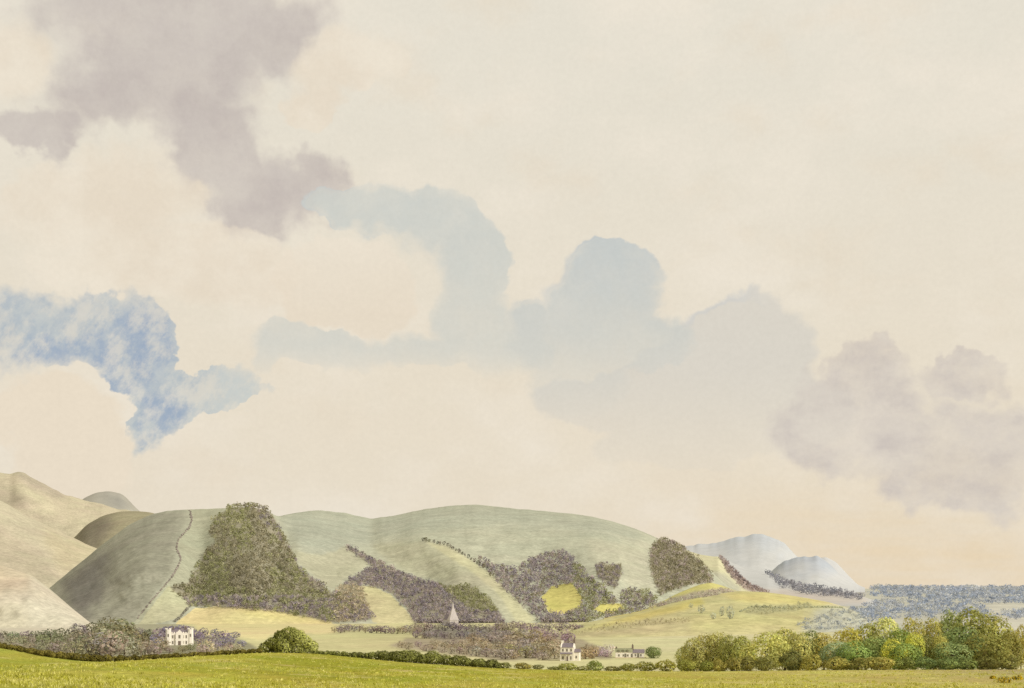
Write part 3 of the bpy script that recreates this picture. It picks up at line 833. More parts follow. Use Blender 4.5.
def big_bush():
    px, Yd = 288, 326
    x = (px - HX) / FPX * Yd; z = float(meadow_z(x, Yd)) - .2
    k = Yd / FPX
    rng = np.random.default_rng(77)
    hgt = (HY - 624.5) * k - z
    lob = []
    for a, b, r in ((0,18,8.5),(-7,14,8),(8,15,8.5),(-15,9,7.5),(-22,5,6.5),(16,11,8),(23,6,6.5),(-4,6,9),(8,5,9),(-12,3,7),(17,3,7.5),(0,10,9),(-26,1.5,4.5),(27,1.5,4),(4,19.5,6),(-10,17,5.5),(12,18,5)):
        lob.append((a * k, rng.uniform(-2.2, 2.2), b * k + .3, r * k))
    p, nn, kk = crown_points(lob, 9000, rng)
    br = (.72 + .5 * rng.random(len(lob)))[kk] * (.75 + .5 * rng.random(len(p)))
    # side light painted into the leaves: yellower lit right, darker shaded left
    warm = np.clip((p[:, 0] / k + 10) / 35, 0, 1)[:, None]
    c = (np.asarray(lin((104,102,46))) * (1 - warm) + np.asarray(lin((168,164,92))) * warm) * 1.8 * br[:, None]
    v, f = leaf_quads(p, nn, .24 * (.6 + .8 * rng.random(len(p))), rng)
    root = empty('bush', (x, Yd, z)); tag(root, 'large rounded green bush at the edge of the near meadow', 'bush')
    link('crown', mesh_np('crown', v, f, np.repeat(c, 4, 0)), M_WOOD, root)
    b = MB()
    for l in lob[:10]:
        b.tube((rng.uniform(-1.5, 1.5), rng.uniform(-.5, .5), -.5), l[:3], .14, .05, 5)
    b.build('trunk', M_BARK, root)
big_bush()

G_R = 'trees of the wood on the right'
T = [ # px, top, width, depth, colour, label
 (686,644,15,352,(128,122,70),'smallest olive tree at the left end of the right hand wood'),
 (694,636,17,350,(134,124,72),'low olive tree second from the left end of the right hand wood'),
 (706,632,20,352,(130,118,66),'brownish olive tree third from the left end of the right hand wood'),
 (718,630,20,350,(140,130,76),'dull olive tree fourth from the left end of the right hand wood'),
 (731,633,19,348,(128,122,66),'olive tree just left of the rounded pale tree cluster'),
 (742,634,17,345,(122,116,62),'darker olive tree touching the left of the big round pale tree'),
 (765,630,36,332,(144,136,76),'big round pale olive tree in the left half of the right hand wood'),
 (785,626,26,344,(136,127,70),'tawny olive tree rising behind the big round pale tree'),
 (799,631,22,342,(144,134,78),'pale buff olive tree right of the tawny one'),
 (811,628,20,346,(104,104,60),'dark bluish green tree left of the dip in the wood'),
 (824,631,19,344,(142,126,66),'tawny tree at the dip in the middle of the wood'),
 (838,640,24,338,(126,130,96),'low pale teal tree filling the dip in the wood'),
 (847,625,22,346,(146,132,62),'golden brown tree at the left end of the taller trees'),
 (866,621,24,348,(132,124,62),'olive tree between the golden brown and the pale green one'),
 (885,615,28,346,(148,142,88),'tall pale sage tree left of the two tawny crowns'),
 (856,639,28,334,(112,120,66),'mid green tree low in front of the golden brown one'),
 (877,635,26,335,(112,116,66),'teal green tree below the tall pale sage one'),
 (894,637,20,331,(158,150,66),'yellow green tree low beside the teal one'),
 (899,626,20,340,(102,108,50),'deep green tree between sage and tawny crowns'),
 (913,615,19,348,(134,122,64),'tree with a rounded tawny brown crown left of its twin'),
 (915,631,15,332,(152,146,66),'narrow yellowish tree in the middle of the taller trees'),
 (934,615,18,349,(136,124,66),'tree with a rounded tawny brown crown right of its twin'),
 (927,633,20,334,(112,106,60),'dull olive tree right of the narrow yellow tree'),
 (940,634,16,332,(132,122,64),'brownish olive tree low under the right tawny crown'),
 (951,607,20,348,(112,112,66),'dark green tree top left of the tallest crown'),
 (972,605,38,350,(122,116,62),'tallest broad olive tree of the right hand wood'),
 (993,611,30,346,(130,122,66),'brown olive tree right of the tallest one'),
 (963,624,30,338,(100,104,62),'blackish teal tree in front of the tallest one'),
 (986,632,34,332,(112,104,54),'dark olive tree low in front near the right end'),
 (952,641,30,330,(112,116,72),'mid green tree low in front of the dark green top'),
 (1011,627,17,340,(120,110,58),'dark brown tree at the right end of the wood'),
 (1021,622,12,343,(136,122,58),'last slim olive tree at the right edge of the wood'),
 (905,642,26,329,(108,114,60),'green tree low in front below the yellow one'),
]
for i, (px, top, w, Yd, c, lab) in enumerate(T):
    near('tree', 'tree', px, top, w * 1.5, Yd, c, lab, G_R, 'near', i % 9)
S = [
 (791,648,26,322,(92,86,48),'dark olive bush under the big round pale tree'),
 (811,653,24,321,(124,112,56),'brownish bush right of the dark olive bush'),
 (835,656,28,321,(122,110,56),'brown bush under the dip in the wood'),
 (858,657,26,320,(108,98,50),'dark brown bush left of the low ochre one'),
 (880,656,30,320,(130,118,62),'wide low ochre bush in front of the teal tree'),
 (906,657,22,321,(100,98,52),'low blackish green bush under the yellow tree'),
 (926,656,24,321,(100,106,62),'low teal bush right of the blackish green one'),
 (948,657,26,321,(96,100,56),'low dark teal bush in front of the mid green tree'),
 (968,658,22,321,(98,100,54),'low dull green bush under the blackish teal tree'),
 (988,656,26,321,(96,88,46),'dark olive brown bush second from the right end'),
 (1010,655,22,321,(106,98,52),'brown bush last at the right end of the wood'),
 (504,662,16,322,(98,92,48),'leftmost separate bush of the hedge, dark olive'),
 (523,662.5,20,322,(118,104,54),'brownish hedge bush left of the farmhouse'),
 (539,664,13,322,(112,104,68),'small greyish hedge bush left of the farmhouse'),
 (554,666,14,321,(96,90,46),'low dark hedge bush just left of the farmhouse'),
 (567,662.5,22,322,(120,114,54),'olive hedge bush in front of the farmhouse'),
 (583,665.5,18,321,(104,96,48),'low dark hedge bush right of the farmhouse front'),
 (595,660,19,323,(112,112,58),'taller green hedge bush between farmhouse and cottages'),
 (613,666,20,321,(96,86,44),'low dark brown hedge bush left of the long cottages'),
 (628,663,18,322,(116,108,52),'brownish olive hedge bush below the long cottages'),
 (645,661,25,322,(118,110,54),'broad brownish hedge bush below the green round tree'),
 (666,659,22,322,(124,114,52),'yellowish olive hedge bush right of the green round tree'),
 (688,659,22,322,(112,106,50),'olive hedge bush under the smallest tree of the wood'),
 (706,660,18,321,(104,100,46),'dark hedge bush by the pale gap left of the wood'),
 (720,658.5,18,321,(120,106,52),'brown hedge bush at the front of the wood by the gap'),
 (734,657,18,321,(116,104,54),'dull brown hedge bush left of the big round tree'),
 (748,656,18,321,(104,94,50),'dark brown hedge bush at the foot of the big round tree'),
 (765,655,22,321,(110,102,56),'olive brown hedge bush in front of the big round tree'),
]
for i, (px, top, w, Yd, c, lab) in enumerate(S):
    near('bush', 'bush', px, top, w, Yd, c, lab, 'bushes along the far edge of the meadow', 'bush', i % 7, .15)

def hedge(label, line, n, colour, seed, leaf=.22):
    """line: (px, height px, thickness) along the crest"""
    rng = np.random.default_rng(seed); p = np.asarray(line, float); lob = []
    px = p[0, 0]
    while px < p[-1, 0]:
        hp = np.interp(px, p[:, 0], p[:, 1]) * rng.uniform(.75, 1.2); Yd = 319 + rng.uniform(-.8, 1.2); k = Yd / FPX
        x = (px - HX) * k; z = float(meadow_z(x, Yd)); r = hp * k * .55
        lob.append((x, Yd, z + hp * k * .5, r))
        px += max(1.2, hp * rng.uniform(.35, .6))
    P, nn, kk = crown_points(lob, n, rng)
    br = (.7 + .6 * rng.random(len(lob)))[kk] * (.72 + .56 * rng.random(len(P)))
    c = np.asarray(lin(colour)) * 1.8 * br[:, None]
    v, f = leaf_quads(P, nn, leaf * (.6 + .8 * rng.random(len(P))), rng)
    org = np.array([lob[0][0], lob[0][1], lob[0][2]])
    o = link('hedge', mesh_np('hedge', v - org, f, np.repeat(c, 4, 0)), M_WOOD); o.location = org
    tag(o, label, 'hedge')
hedge('long low dark hedge along the meadow edge below the left belt', [(-20,5),(20,5),(60,6),(100,6.5),(140,5.5),(200,5),(262,4)], 16000, (110,98,46), 61, .2)  # dark hedge also stands in for the shadow under the belt
hedge('dark green hedge along the meadow edge right of the large bush', [(312,3),(340,4),(368,6),(385,9),(410,11),(432,12),(450,10),(470,8.5),(500,7)], 12000, (114,112,58), 62)

# yellow gorse by the lower right corner of the meadow
def gorse(px, py, w, label):
    # walk down the meadow to where that spot lies
    ys = np.linspace(90, 318, 400); x = (px - HX) / FPX * ys
    z = meadow_z(x, ys); i = int(np.argmin(abs(HY - z / ys * FPX - py)))
    Y = float(ys[i]); xx = float(x[i]); zz = float(z[i]); k = Y / FPX
    rng = np.random.default_rng(int(px)); W = w * k
    lob = [(rng.uniform(-.4, .4) * W, rng.uniform(-.3, .3) * W, W * rng.uniform(.1, .3), W * rng.uniform(.18, .3)) for _ in range(9)]
    root = empty('gorse_bush', (xx, Y, zz)); tag(root, label, 'gorse bush', 'yellow gorse in the meadow corner')
    for nm, n, c in (('leaves', 500, (116,110,48)), ('flowers', 420, (222,182,30))):
        p, nn, kk = crown_points(lob, n, rng)
        if nm == 'flowers': p = p + nn * .05
        v, f = leaf_quads(p, nn, .075 * (.6 + .8 * rng.random(len(p))), rng)
        o = link(nm, mesh_np(nm, v, f, np.ones((len(v), 3)) * np.asarray(lin(c)) * 1.3), M_WOOD, root); o['kind'] = 'stuff'
gorse(1006, 683, 13, 'largest yellow flowering gorse in the right corner of the meadow')
gorse(1017, 680, 9, 'yellow gorse at the right edge above the largest one')
gorse(994, 679, 6, 'smallest gorse, brownish, left of the yellow ones')

# ------------------------------------------------------------------ buildings
def window(b_x, y, z, w, h, root, depth=.12, mat=None):
    f = MB().box(b_x - w / 2 - .1, b_x + w / 2 + .1, y - .06, y + .02, z - .12, z + h + .1).build('window', M_STONE, root)
    MB().box(b_x - w / 2, b_x + w / 2, y - .075, y - .055, z, z + h).build('pane', mat or M_DARK, f)
    return f

def manor():
    Y = floor_Y(645.3); k = Y / FPX; x0 = (166 - HX) * k; W = 27 * k
    r = empty('manor_house', (x0 + W / 2, Y, FLOOR)); r.rotation_euler = (0, 0, math.radians(14))
    tag(r, 'white castellated manor with corner turrets among the trees on the left', 'house')
    h = W / 2; D = 10; wh = 6.3
    MB().box(-h + 1.6, h - 1.6, 0, D, -1, wh).build('wall', M_WHITE, r)
    cr = MB()
    n = 9
    for i in range(n):
        a = -h + 1.7 + (2 * h - 3.4) * i / n
        cr.box(a, a + (2 * h - 3.4) / n * .55, -.02, .35, wh, wh + .7)
    cr.build('battlement', M_WHITE, r)
    MB().gable(-h + 1.7, h - 1.7, .6, D - .4, wh, wh + 2.0, 'x').build('roof', M_SLATE, r)
    for sx in (-1, 1):
        t = MB().cone(sx * (h - 1.4), .9, 1.65, 1.5, -1, 8.3, 8, math.pi / 8).build('turret', M_WHITE, r)
        c = MB()
        for i in range(6):
            a = i * math.pi / 3
            c.box(sx * (h - 1.4) + math.cos(a) * 1.25 - .3, sx * (h - 1.4) + math.cos(a) * 1.25 + .3, .9 + math.sin(a) * 1.25 - .3, .9 + math.sin(a) * 1.25 + .3, 8.31, 8.95)
        c.build('battlement', M_WHITE, t)
        MB().box(sx * (h - 1.4) - .3, sx * (h - 1.4) + .3, -.72, -.6, 4.5, 6.0).build('window', M_DARK, t)
    # gabled centre bay
    bay = MB().box(-2.0, 2.0, -.9, .0, -1, 6.1).gable(-2.0, 2.0, -.9, -.0, 6.1, 8.2, 'y').build('gable_bay', M_WHITE, r)
    MB().box(-.5, .5, -.99, -.91, 3.7, 5.4).build('window', M_DARK, bay)
    MB().box(-.7, .7, -.99, -.91, -.2, 2.3).build('door', M_BRICK, bay)
    for xx in (-h + 3.6, -h + 5.2, h - 5.2, h - 3.6):
        for z in (.7, 3.7): window(xx, 0, z, .75, 1.6, r)
    for xx in (-3.2, 3.2):
        MB().box(xx - .45, xx + .45, 4.2, 5.2, wh + .8, wh + 3.2).build('chimney', M_BRICK, r)
manor()

def farmhouse():
    Y = floor_Y(661.2); k = Y / FPX
    r = empty('farmhouse', ((568 - HX) * k, Y, FLOOR)); r.rotation_euler = (0, 0, math.radians(-10))
    tag(r, 'tall white farmhouse with slate roof and gable chimneys beside the wood', 'house')
    MB().box(-3.1, 2.4, 0, 5.5, -1, 5.6).build('wall', M_WHITE, r)
    rf = MB().gable(-2.6, 2.0, -.25, 5.75, 5.62, 7.4, 'x').build('roof', M_SLATE, r)
    for x0, x1 in ((-3.1, -2.62), (2.02, 2.4)):
        MB().gable(x0, x1, -.05, 5.55, 5.62, 7.75, 'x').build('gable_end', M_WHITE, r)
    c = MB().box(-3.05, -2.3, 2.2, 3.3, 7.0, 8.4).build('chimney', M_WHITE, r)
    MB().cone(-2.68, 2.75, .22, .18, 8.41, 8.9, 8).build('chimney_pot', M_BRICK, c)
    c = MB().box(1.85, 2.55, 2.2, 3.3, 7.0, 8.7).build('chimney', M_BRICK, r)
    MB().cone(2.2, 2.75, .22, .18, 8.71, 9.2, 8).build('chimney_pot', M_BRICK, c)
    p = MB().poly([(-3.2,-1.3,3.05),(1.9,-1.3,3.05),(1.9,-.01,3.6),(-3.2,-.01,3.6),(-3.2,-1.3,2.92),(1.9,-1.3,2.92),(1.9,-.01,3.45),(-3.2,-.01,3.45)],
                  [(0,1,2,3),(4,7,6,5),(0,4,5,1),(1,5,6,2),(3,7,4,0)]).build('porch_roof', M_SLATE, r)
    for xx in (-3.0, -.6, 1.7): MB().box(xx - .07, xx + .07, -1.2, -1.06, -1, 2.93).build('post', M_WHITE, p)
    w = MB().box(2.41, 4.6, .4, 4.6, -1, 3.6).build('side_wing', M_WHITE, r)
    MB().gable(2.41, 4.8, .2, 4.8, 3.61, 5.0, 'x').build('roof', M_SLATE, w)
    window(3.4, .4, 1.2, .7, 1.0, w)
    for xx in (-2.1, -.4, 1.3): window(xx, 0, 4.0, .7, 1.1, r)
    for xx in (-2.1, 1.3): window(xx, 0, .7, .8, 1.3, r)
    MB().box(-.85, .05, -.07, -.002, -.3, 1.9).build('door', M_BRICK, r)
farmhouse()

def cottages():
    Y = floor_Y(657.8); k = Y / FPX
    r = empty('cottage_row', ((629.5 - HX) * k, Y, FLOOR)); r.rotation_euler = (0, 0, math.radians(-4))
    tag(r, 'long low row of white cottages with mossy roof and one tall chimney', 'house')
    MB().box(-6.0, 1.2, 0, 4.6, -1, 2.5).build('wall', M_WHITE, r)
    MB().box(1.21, 6.3, .4, 4.6, -1, 2.1).build('wall', M_WHITE, r)
    MB().gable(-6.25, 1.35, -.25, 4.85, 2.51, 4.1, 'x').build('roof', M_GREENROOF, r)
    MB().gable(1.37, 6.5, .15, 4.85, 2.11, 3.6, 'x').build('roof', M_SLATE, r)
    c = MB().box(1.0, 1.75, 1.9, 2.7, 3.2, 5.4).build('chimney', M_BRICK, r)
    MB().cone(1.37, 2.3, .2, .16, 5.41, 5.9, 8).build('chimney_pot', M_BRICK, c)
    MB().box(-5.9, -5.3, 1.9, 2.7, 3.4, 4.7).build('chimney', M_BRICK, r)
    for xx in (-4.6, -2.7, -.8):
        d = MB().box(xx - .45, xx + .45, -.12, 1.2, 2.4, 3.15).gable(xx - .55, xx + .55, -.2, 1.5, 3.16, 3.7, 'y').build('dormer', M_GREENROOF, r)
        MB().box(xx - .3, xx + .3, -.16, -.13, 2.5, 3.05).build('pane', M_DARK, d)
        window(xx + .1, 0, .6, .65, .9, r)
    for xx in (2.6, 4.9): window(xx, .4, .7, .65, .9, r)
    for xx, yy in ((-1.75, 0), (1.0, 0), (3.75, .4)): MB().box(xx - .4, xx + .4, yy - .07, yy - .002, -.3, 1.8).build('door', M_DARK, r)
    w = empty('garden_wall', ((629.5 - HX) * k, Y - 4, FLOOR))
    tag(w, 'low rust brown garden wall in front of the white cottages', 'wall')
    m = MB().box(-6.6, 6.8, 0, .4, -.8, .3).build('wall', M_RUST, w)
    cp = MB().box(-6.7, 6.9, -.06, .46, .301, .4).build('coping', M_STONE, w)
cottages()

def church():
    Y = 1120.0; k = Y / FPX; x, y = (453 - HX) * k, Y
    zb = (HY - 627) * k
    r = empty('church', (x, y, FLOOR - .2)); r.rotation_euler = (0, 0, math.radians(18))
    tag(r, 'pale church with a broad gabled base and slender spire in front of the purple wood', 'church')
    up = zb - FLOOR
    t = MB().box(-3.5, 3.5, -3.5, 3.5, -1, 5.6 + up).build('tower', M_CHURCH, r)
    MB().box(-3.66, 3.66, -3.66, 3.66, 5.601 + up, 6.0 + up).build('cornice', M_CHURCH, t)
    s = MB().cone(0, 0, 5.2, 2.6, 6.01 + up, 11.5 + up, 4, math.pi / 4).cone(0, 0, 2.6, 1.1, 11.51 + up, 15.0 + up, 4, math.pi / 4).cone(0, 0, 1.1, .08, 15.01 + up, 20.0 + up, 4, math.pi / 4).build('spire', M_CHURCH, r)
    b = MB().poly([(-.9,-3.6,1.4+up),(.9,-3.6,1.4+up),(.9,-3.6,3.6+up),(0,-3.6,4.8+up),(-.9,-3.6,3.6+up),(-.9,-3.51,1.4+up),(.9,-3.51,1.4+up),(.9,-3.51,3.6+up),(0,-3.51,4.8+up),(-.9,-3.51,3.6+up)],
                  [(0,1,2,3,4),(0,5,6,1),(1,6,7,2),(2,7,8,3),(3,8,9,4),(4,9,5,0)]).build('window', M_DARK, t)
    n = MB().box(-3.3, 3.3, 3.51, 17, -1, 5.2).build('nave', M_CHURCH, r)
    MB().gable(-3.6, 3.6, 3.67, 17.3, 5.21, 9.0, 'y').build('roof', M_SLATE, n)
church()

# ------------------------------------------------------------------ light, sky, camera
SUN_EL, SUN_AZ = math.radians(32), math.radians(122)      # azimuth clockwise from the view direction: from the right, a little behind
sl = bpy.data.lights.new('sun', 'SUN'); sl.energy = 2.8; sl.angle = math.radians(2); sl.color = (1, .96, .89)
so = bpy.data.objects.new('sun', sl); COL.objects.link(so)
sd = Vector((math.sin(SUN_AZ) * math.cos(SUN_EL), math.cos(SUN_AZ) * math.cos(SUN_EL), math.sin(SUN_EL)))
so.rotation_euler = sd.to_track_quat('Z', 'Y').to_euler(); so.location = sd * 500

w = bpy.data.worlds.new('World'); scene.world = w; w.use_nodes = True
nt = w.node_tree; nt.nodes.clear(); N = nt.nodes.new; K = nt.links.new
out = N('ShaderNodeOutputWorld')
sky = N('ShaderNodeTexSky'); sky.sky_type = 'NISHITA'; sky.sun_disc = False
sky.sun_elevation = SUN_EL; sky.sun_rotation = SUN_AZ
bgs = N('ShaderNodeBackground'); bgs.inputs['Strength'].default_value = .1; K(sky.outputs[0], bgs.inputs[0])

def math_node(op, a=None, b=None, c=None, clamp=False):
    n = N('ShaderNodeMath'); n.operation = op; n.use_clamp = clamp
    for i, v in enumerate((a, b, c)):
        if v is None: continue
        if isinstance(v, (int, float)): n.inputs[i].default_value = v
        else: K(v, n.inputs[i])
    return n.outputs[0]
def maprange(v, a, b, c=0., d=1., smooth=True):
    n = N('ShaderNodeMapRange'); n.interpolation_type = 'SMOOTHSTEP' if smooth else 'LINEAR'
    for i, q in enumerate((a, b, c, d)): n.inputs[i + 1].default_value = q
    K(v, n.inputs[0]); return n.outputs[0]

tc = N('ShaderNodeTexCoord'); sep = N('ShaderNodeSeparateXYZ'); K(tc.outputs['Generated'], sep.inputs[0])
AZ = math_node('ARCTAN2', sep.outputs[0], sep.outputs[1]); EL = math_node('ARCSINE', sep.outputs[2])
SC = 1000.0                                   # milliradians keep the numbers readable
AZ = math_node('MULTIPLY', AZ, SC); EL = math_node('MULTIPLY', EL, SC)
cmb = N('ShaderNodeCombineXYZ'); K(AZ, cmb.inputs[0]); K(EL, cmb.inputs[1])
def noise(scale, detail, rough=.6, off=(0, 0, 0), stretch=(1, 1, 1), colour=False, rot=0):
    rt = N('ShaderNodeMapping'); rt.inputs['Rotation'].default_value = (0, 0, math.radians(rot)); K(cmb.outputs[0], rt.inputs[0])
    mp = N('ShaderNodeMapping'); mp.inputs['Location'].default_value = off; mp.inputs['Scale'].default_value = stretch
    K(rt.outputs[0], mp.inputs[0])
    n = N('ShaderNodeTexNoise'); n.inputs['Scale'].default_value = scale; n.inputs['Detail'].default_value = detail
    n.inputs['Roughness'].default_value = rough
    K(mp.outputs[0], n.inputs['Vector']); return n.outputs['Color' if colour else 'Fac']
def warped(amp_big, amp_small):
    cur = cmb.outputs[0]
    for sc, amp, off in ((.016, amp_big, (50, 9, 0)), (.075, amp_small, (7, 70, 0))):
        nz = noise(sc, 3, .5, off, colour=True)
        v = N('ShaderNodeVectorMath'); v.operation = 'SUBTRACT'; K(nz, v.inputs[0]); v.inputs[1].default_value = (.5, .5, .5)
        s = N('ShaderNodeVectorMath'); s.operation = 'SCALE'; K(v.outputs[0], s.inputs[0]); s.inputs['Scale'].default_value = amp
        a = N('ShaderNodeVectorMath'); a.operation = 'ADD'; K(cur, a.inputs[0]); K(s.outputs[0], a.inputs[1]); cur = a.outputs[0]
    sx = N('ShaderNodeSeparateXYZ'); K(cur, sx.inputs[0])
    c2 = N('ShaderNodeCombineXYZ'); K(sx.outputs[0], c2.inputs[0]); K(sx.outputs[1], c2.inputs[1])
    return c2.outputs[0]
WARP = warped(40, 16)
WARPS = warped(64, 30)
def azel(px, py):
    u, v = (px - HX) / FPX, (HY - py) / FPX
    return math.atan(u) * SC, math.atan(v / math.sqrt(1 + u * u)) * SC
def blob(ells, warp=None, k=.25):
    cur = None
    for e in ells:
        cx, cy, rx, ry = e[:4]; rot = e[4] if len(e) > 4 else 0
        a, b = azel(cx, cy); s = SC / FPX * .93
        mp = N('ShaderNodeMapping'); mp.vector_type = 'TEXTURE'
        mp.inputs['Location'].default_value = (a, b, 0); mp.inputs['Rotation'].default_value = (0, 0, math.radians(rot))
        mp.inputs['Scale'].default_value = (rx * s, ry * s, 1)
        K(warp or WARP, mp.inputs[0])
        ln = N('ShaderNodeVectorMath'); ln.operation = 'LENGTH'; K(mp.outputs[0], ln.inputs[0])
        cur = ln.outputs['Value'] if cur is None else math_node('SMOOTH_MIN', cur, ln.outputs['Value'], k)
    return cur
def mix(fac, a, b):
    n = N('ShaderNodeMix'); n.data_type = 'RGBA'
    K(fac, n.inputs[0])
    for i, q in ((6, a), (7, b)):
        if isinstance(q, tuple): n.inputs[i].default_value = L4(q)
        else: K(q, n.inputs[i])
    return n.outputs[2]
def times(*v):
    cur = v[0]
    for q in v[1:]: cur = math_node('MULTIPLY', cur, q)
    return cur

# cloud cover: warm cream vapour, paler and greyer overhead, peach near the horizon
lowf = maprange(EL, 10, 105, 1, 0)
right = maprange(AZ, -120, 260, 0, 1)
c = mix(maprange(EL, 60, 400, 0, 1), (231, 220, 200), (229, 223, 208))
c = mix(times(lowf, right, maprange(noise(.02, 4, .6, (8, 3, 0), (.35, 3, 1)), .3, .7, .45, 1)), c, (231, 212, 181))
c = mix(times(maprange(noise(.009, 4, .55, (3, 1, 0), (1, 1.6, 1)), .42, .72), .7), c, (238, 229, 213))
c = mix(times(maprange(noise(.013, 4, .55, (33, 11, 0), (1, 1.5, 1)), .5, .75), .5), c, (229, 216, 195))
grain = noise(.3, 4, .7)
mott = noise(.03, 6, .65, (20, 5, 0))
soft = noise(.012, 3, .5, (40, 8, 0))
def edge(d, a, b, vary=.16):
    """cover that is crisp along some of its outline and dissolves along the rest"""
    dd = math_node('ADD', d, math_node('MULTIPLY', math_node('SUBTRACT', mott, .5), vary))
    hard = maprange(dd, b - .10, b + .02, 1, 0); loose = maprange(dd, a, b + .12, 1, 0)
    k = maprange(soft, .42, .58)
    return math_node('ADD', times(hard, k), times(loose, math_node('SUBTRACT', 1.0, k)))

# 1 heavy grey cloud upper left
d = blob([(175,22,160,52,0),(150,85,108,56,0),(38,136,56,22,0),(215,148,72,46,-25),(252,198,56,42,0),(302,176,46,40,0),(255,40,80,44,20),(110,100,70,44,0)], WARPS, .35)
f = times(maprange(d, .62, 1.16, 1, 0), maprange(mott, .25, .75, .72, 1.0))
c = mix(f, c, mix(maprange(noise(.02, 5, .6, (9, 4, 0)), .35, .7), (204, 195, 187), (193, 183, 177)))
d = blob([(345,60,66,30,15),(312,100,44,22,20),(100,200,112,46,8),(190,244,44,30,-25),(16,58,34,44,0),(180,262,150,46,0)], WARP, .25)
c = mix(times(edge(d, .6, 1.0, .1), .85), c, mix(maprange(noise(.014, 4, .6, (5, 44, 0)), .35, .65), (229, 216, 196), (237, 227, 209)))
# 2 strong blue opening on the left
d = blob([(26,322,66,46,0),(88,326,64,40,0),(142,360,44,36,-25),(166,396,42,32,-10),(148,428,22,20,0),(208,380,50,24,15),(238,388,26,14,10)], WARPS, .25)
f = edge(d, .55, 1.03, .45)
streak = noise(.07, 5, .7, (2, 9, 0), (1.25, .8, 1), rot=35)
body = mix(maprange(streak, .30, .70), (202, 204, 199), (178, 186, 192))
deep = blob([(138,345,34,30,0),(118,374,26,14,0),(166,402,34,26,0),(44,345,34,18,0),(152,430,16,12,0),(90,350,40,20,0)], WARPS, .3)
body = mix(times(maprange(deep, .4, 1.35, 1, 0), maprange(streak, .30, .65, .3, .95)), body, (156, 170, 190))
body = mix(maprange(AZ, -232, -190, 0, .9), body, (208, 209, 201))
blue1 = f
c = mix(times(f, maprange(noise(.05, 5, .7, (15, 3, 0), (1.3, .8, 1), rot=35), .34, .60, .32, 1.0)), c, body)
d = blob([(50,412,72,42,0),(78,455,64,50,0)], WARP, .3)
c = mix(maprange(d, .82, 1.03, 1, 0), c, (233, 220, 199))
# 3 pale blue sweep in the middle
d = blob([(338,202,40,20,-8),(392,212,64,26,-12),(442,230,52,38,-20),(472,272,36,54,0),(470,322,48,40,0),(415,346,66,24,0),(345,348,66,20,0),(285,332,40,28,0),(262,352,16,22,0),(510,345,50,34,0)], WARP, .2)
f = edge(d, .6, 1.02)
notch = maprange(blob([(348,280,76,50,-8)], WARP), .92, 1.03, 1, 0)
f3 = times(f, math_node('SUBTRACT', 1.0, notch), maprange(mott, .2, .7, .7, 1), maprange(EL, 138, 172, .1, 1))
c = mix(f3, c, mix(maprange(EL, 190, 250, 0, 1), (212, 211, 201), (206, 208, 201)))
c = mix(times(notch, .6), c, mix(maprange(EL, 180, 250, 0, 1), (229, 215, 194), (237, 226, 208)))
rim = times(maprange(d, .86, .98, 0, 1), f3)
c = mix(times(rim, maprange(EL, 195, 240, 0, .4), maprange(AZ, -60, -100, 0, 1)), c, (186, 198, 204))
# 4 blue grey cloud heads in the centre, washing out to the right
d = blob([(738,348,84,58,6),(690,385,84,44,0),(620,395,100,34,0),(770,410,90,50,0),(700,440,120,34,0)], WARP, .2)
f = maprange(d, .84, 1.0, 1, 0)
c = mix(times(f, maprange(EL, 70, 165, .15, .85)), c, (215, 210, 199))
rim = times(maprange(d, .82, .97, 0, 1), f)
c = mix(times(rim, maprange(EL, 150, 190, 0, .8), maprange(AZ, 190, 150, 0, 1)), c, (180, 190, 201))
d = blob([(610,266,46,33,0),(600,300,58,36,0),(540,317,40,20,0),(585,340,92,36,0),(575,382,54,34,0),(645,345,54,32,0)], WARP, .15)
f = edge(d, .7, 1.0, .1)
fade = maprange(EL, 120, 185, .15, 1)
c = mix(times(f, fade, maprange(mott, .2, .7, .75, 1)), c, mix(maprange(EL, 170, 235, 0, 1), (208, 208, 200), (199, 203, 200)))
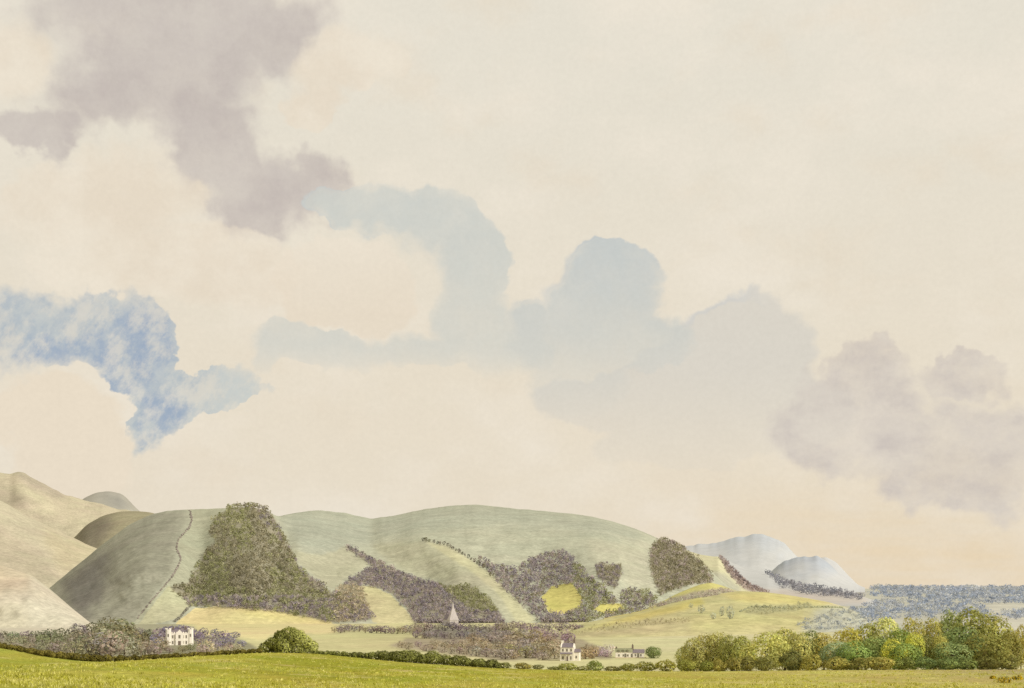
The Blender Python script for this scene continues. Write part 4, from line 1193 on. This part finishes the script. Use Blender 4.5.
rim = times(maprange(d, .86, .98, 0, 1), f)
c = mix(times(rim, maprange(EL, 178, 215, 0, .55), maprange(AZ, 90, 50, .15, 1)), c, (168, 183, 197))
# 5 lilac grey clouds on the right
d = blob([(856,380,76,36,0),(964,372,46,24,-8),(900,430,112,50,0),(945,480,92,36,0),(825,430,62,50,0),(1000,450,46,62,0)], WARPS, .25)
f = times(maprange(d, .66, 1.06, 1, 0), maprange(mott, .3, .7, .45, .95))
c = mix(f, c, mix(maprange(noise(.018, 5, .6, (70, 4, 0), (1, 1.8, 1)), .40, .64), (215, 206, 195), (201, 192, 185)))
rim = times(maprange(d, .72, .90, 0, 1), f)
c = mix(times(rim, maprange(EL, 132, 160, 0, .6)), c, (192, 181, 178))
# fine break-up of all the vapour
g = maprange(grain, .25, .75, .972, 1.028, False)
g2 = maprange(noise(.06, 5, .7, (1, 2, 3)), .25, .75, .985, 1.015, False)
v = N('ShaderNodeVectorMath'); v.operation = 'SCALE'; K(c, v.inputs[0]); K(math_node('MULTIPLY', g, g2), v.inputs['Scale'])
bgc = N('ShaderNodeBackground'); K(v.outputs[0], bgc.inputs[0]); bgc.inputs['Strength'].default_value = 1.0
ms = N('ShaderNodeMixShader')
K(math_node('SUBTRACT', 1.0, times(blue1, .12)), ms.inputs[0]); K(bgs.outputs[0], ms.inputs[1]); K(bgc.outputs[0], ms.inputs[2])
K(ms.outputs[0], out.inputs[0])

cam = bpy.data.cameras.new('camera'); co = bpy.data.objects.new('camera', cam); COL.objects.link(co)
co.location = (0, 0, 0); co.rotation_euler = (math.radians(90), 0, 0)
cam.sensor_width = 36; cam.lens = 36 * FPX / 1024; cam.shift_y = (HY - 344) / 1024
cam.clip_start = .5; cam.clip_end = 100000
scene.camera = co
scene.render.resolution_x, scene.render.resolution_y = 1024, 688
scene.view_settings.view_transform = 'Standard'; scene.view_settings.look = 'None'; scene.view_settings.exposure = 0
scene.cycles.use_denoising = False
scene.cycles.max_bounces = 5; scene.cycles.diffuse_bounces = 3
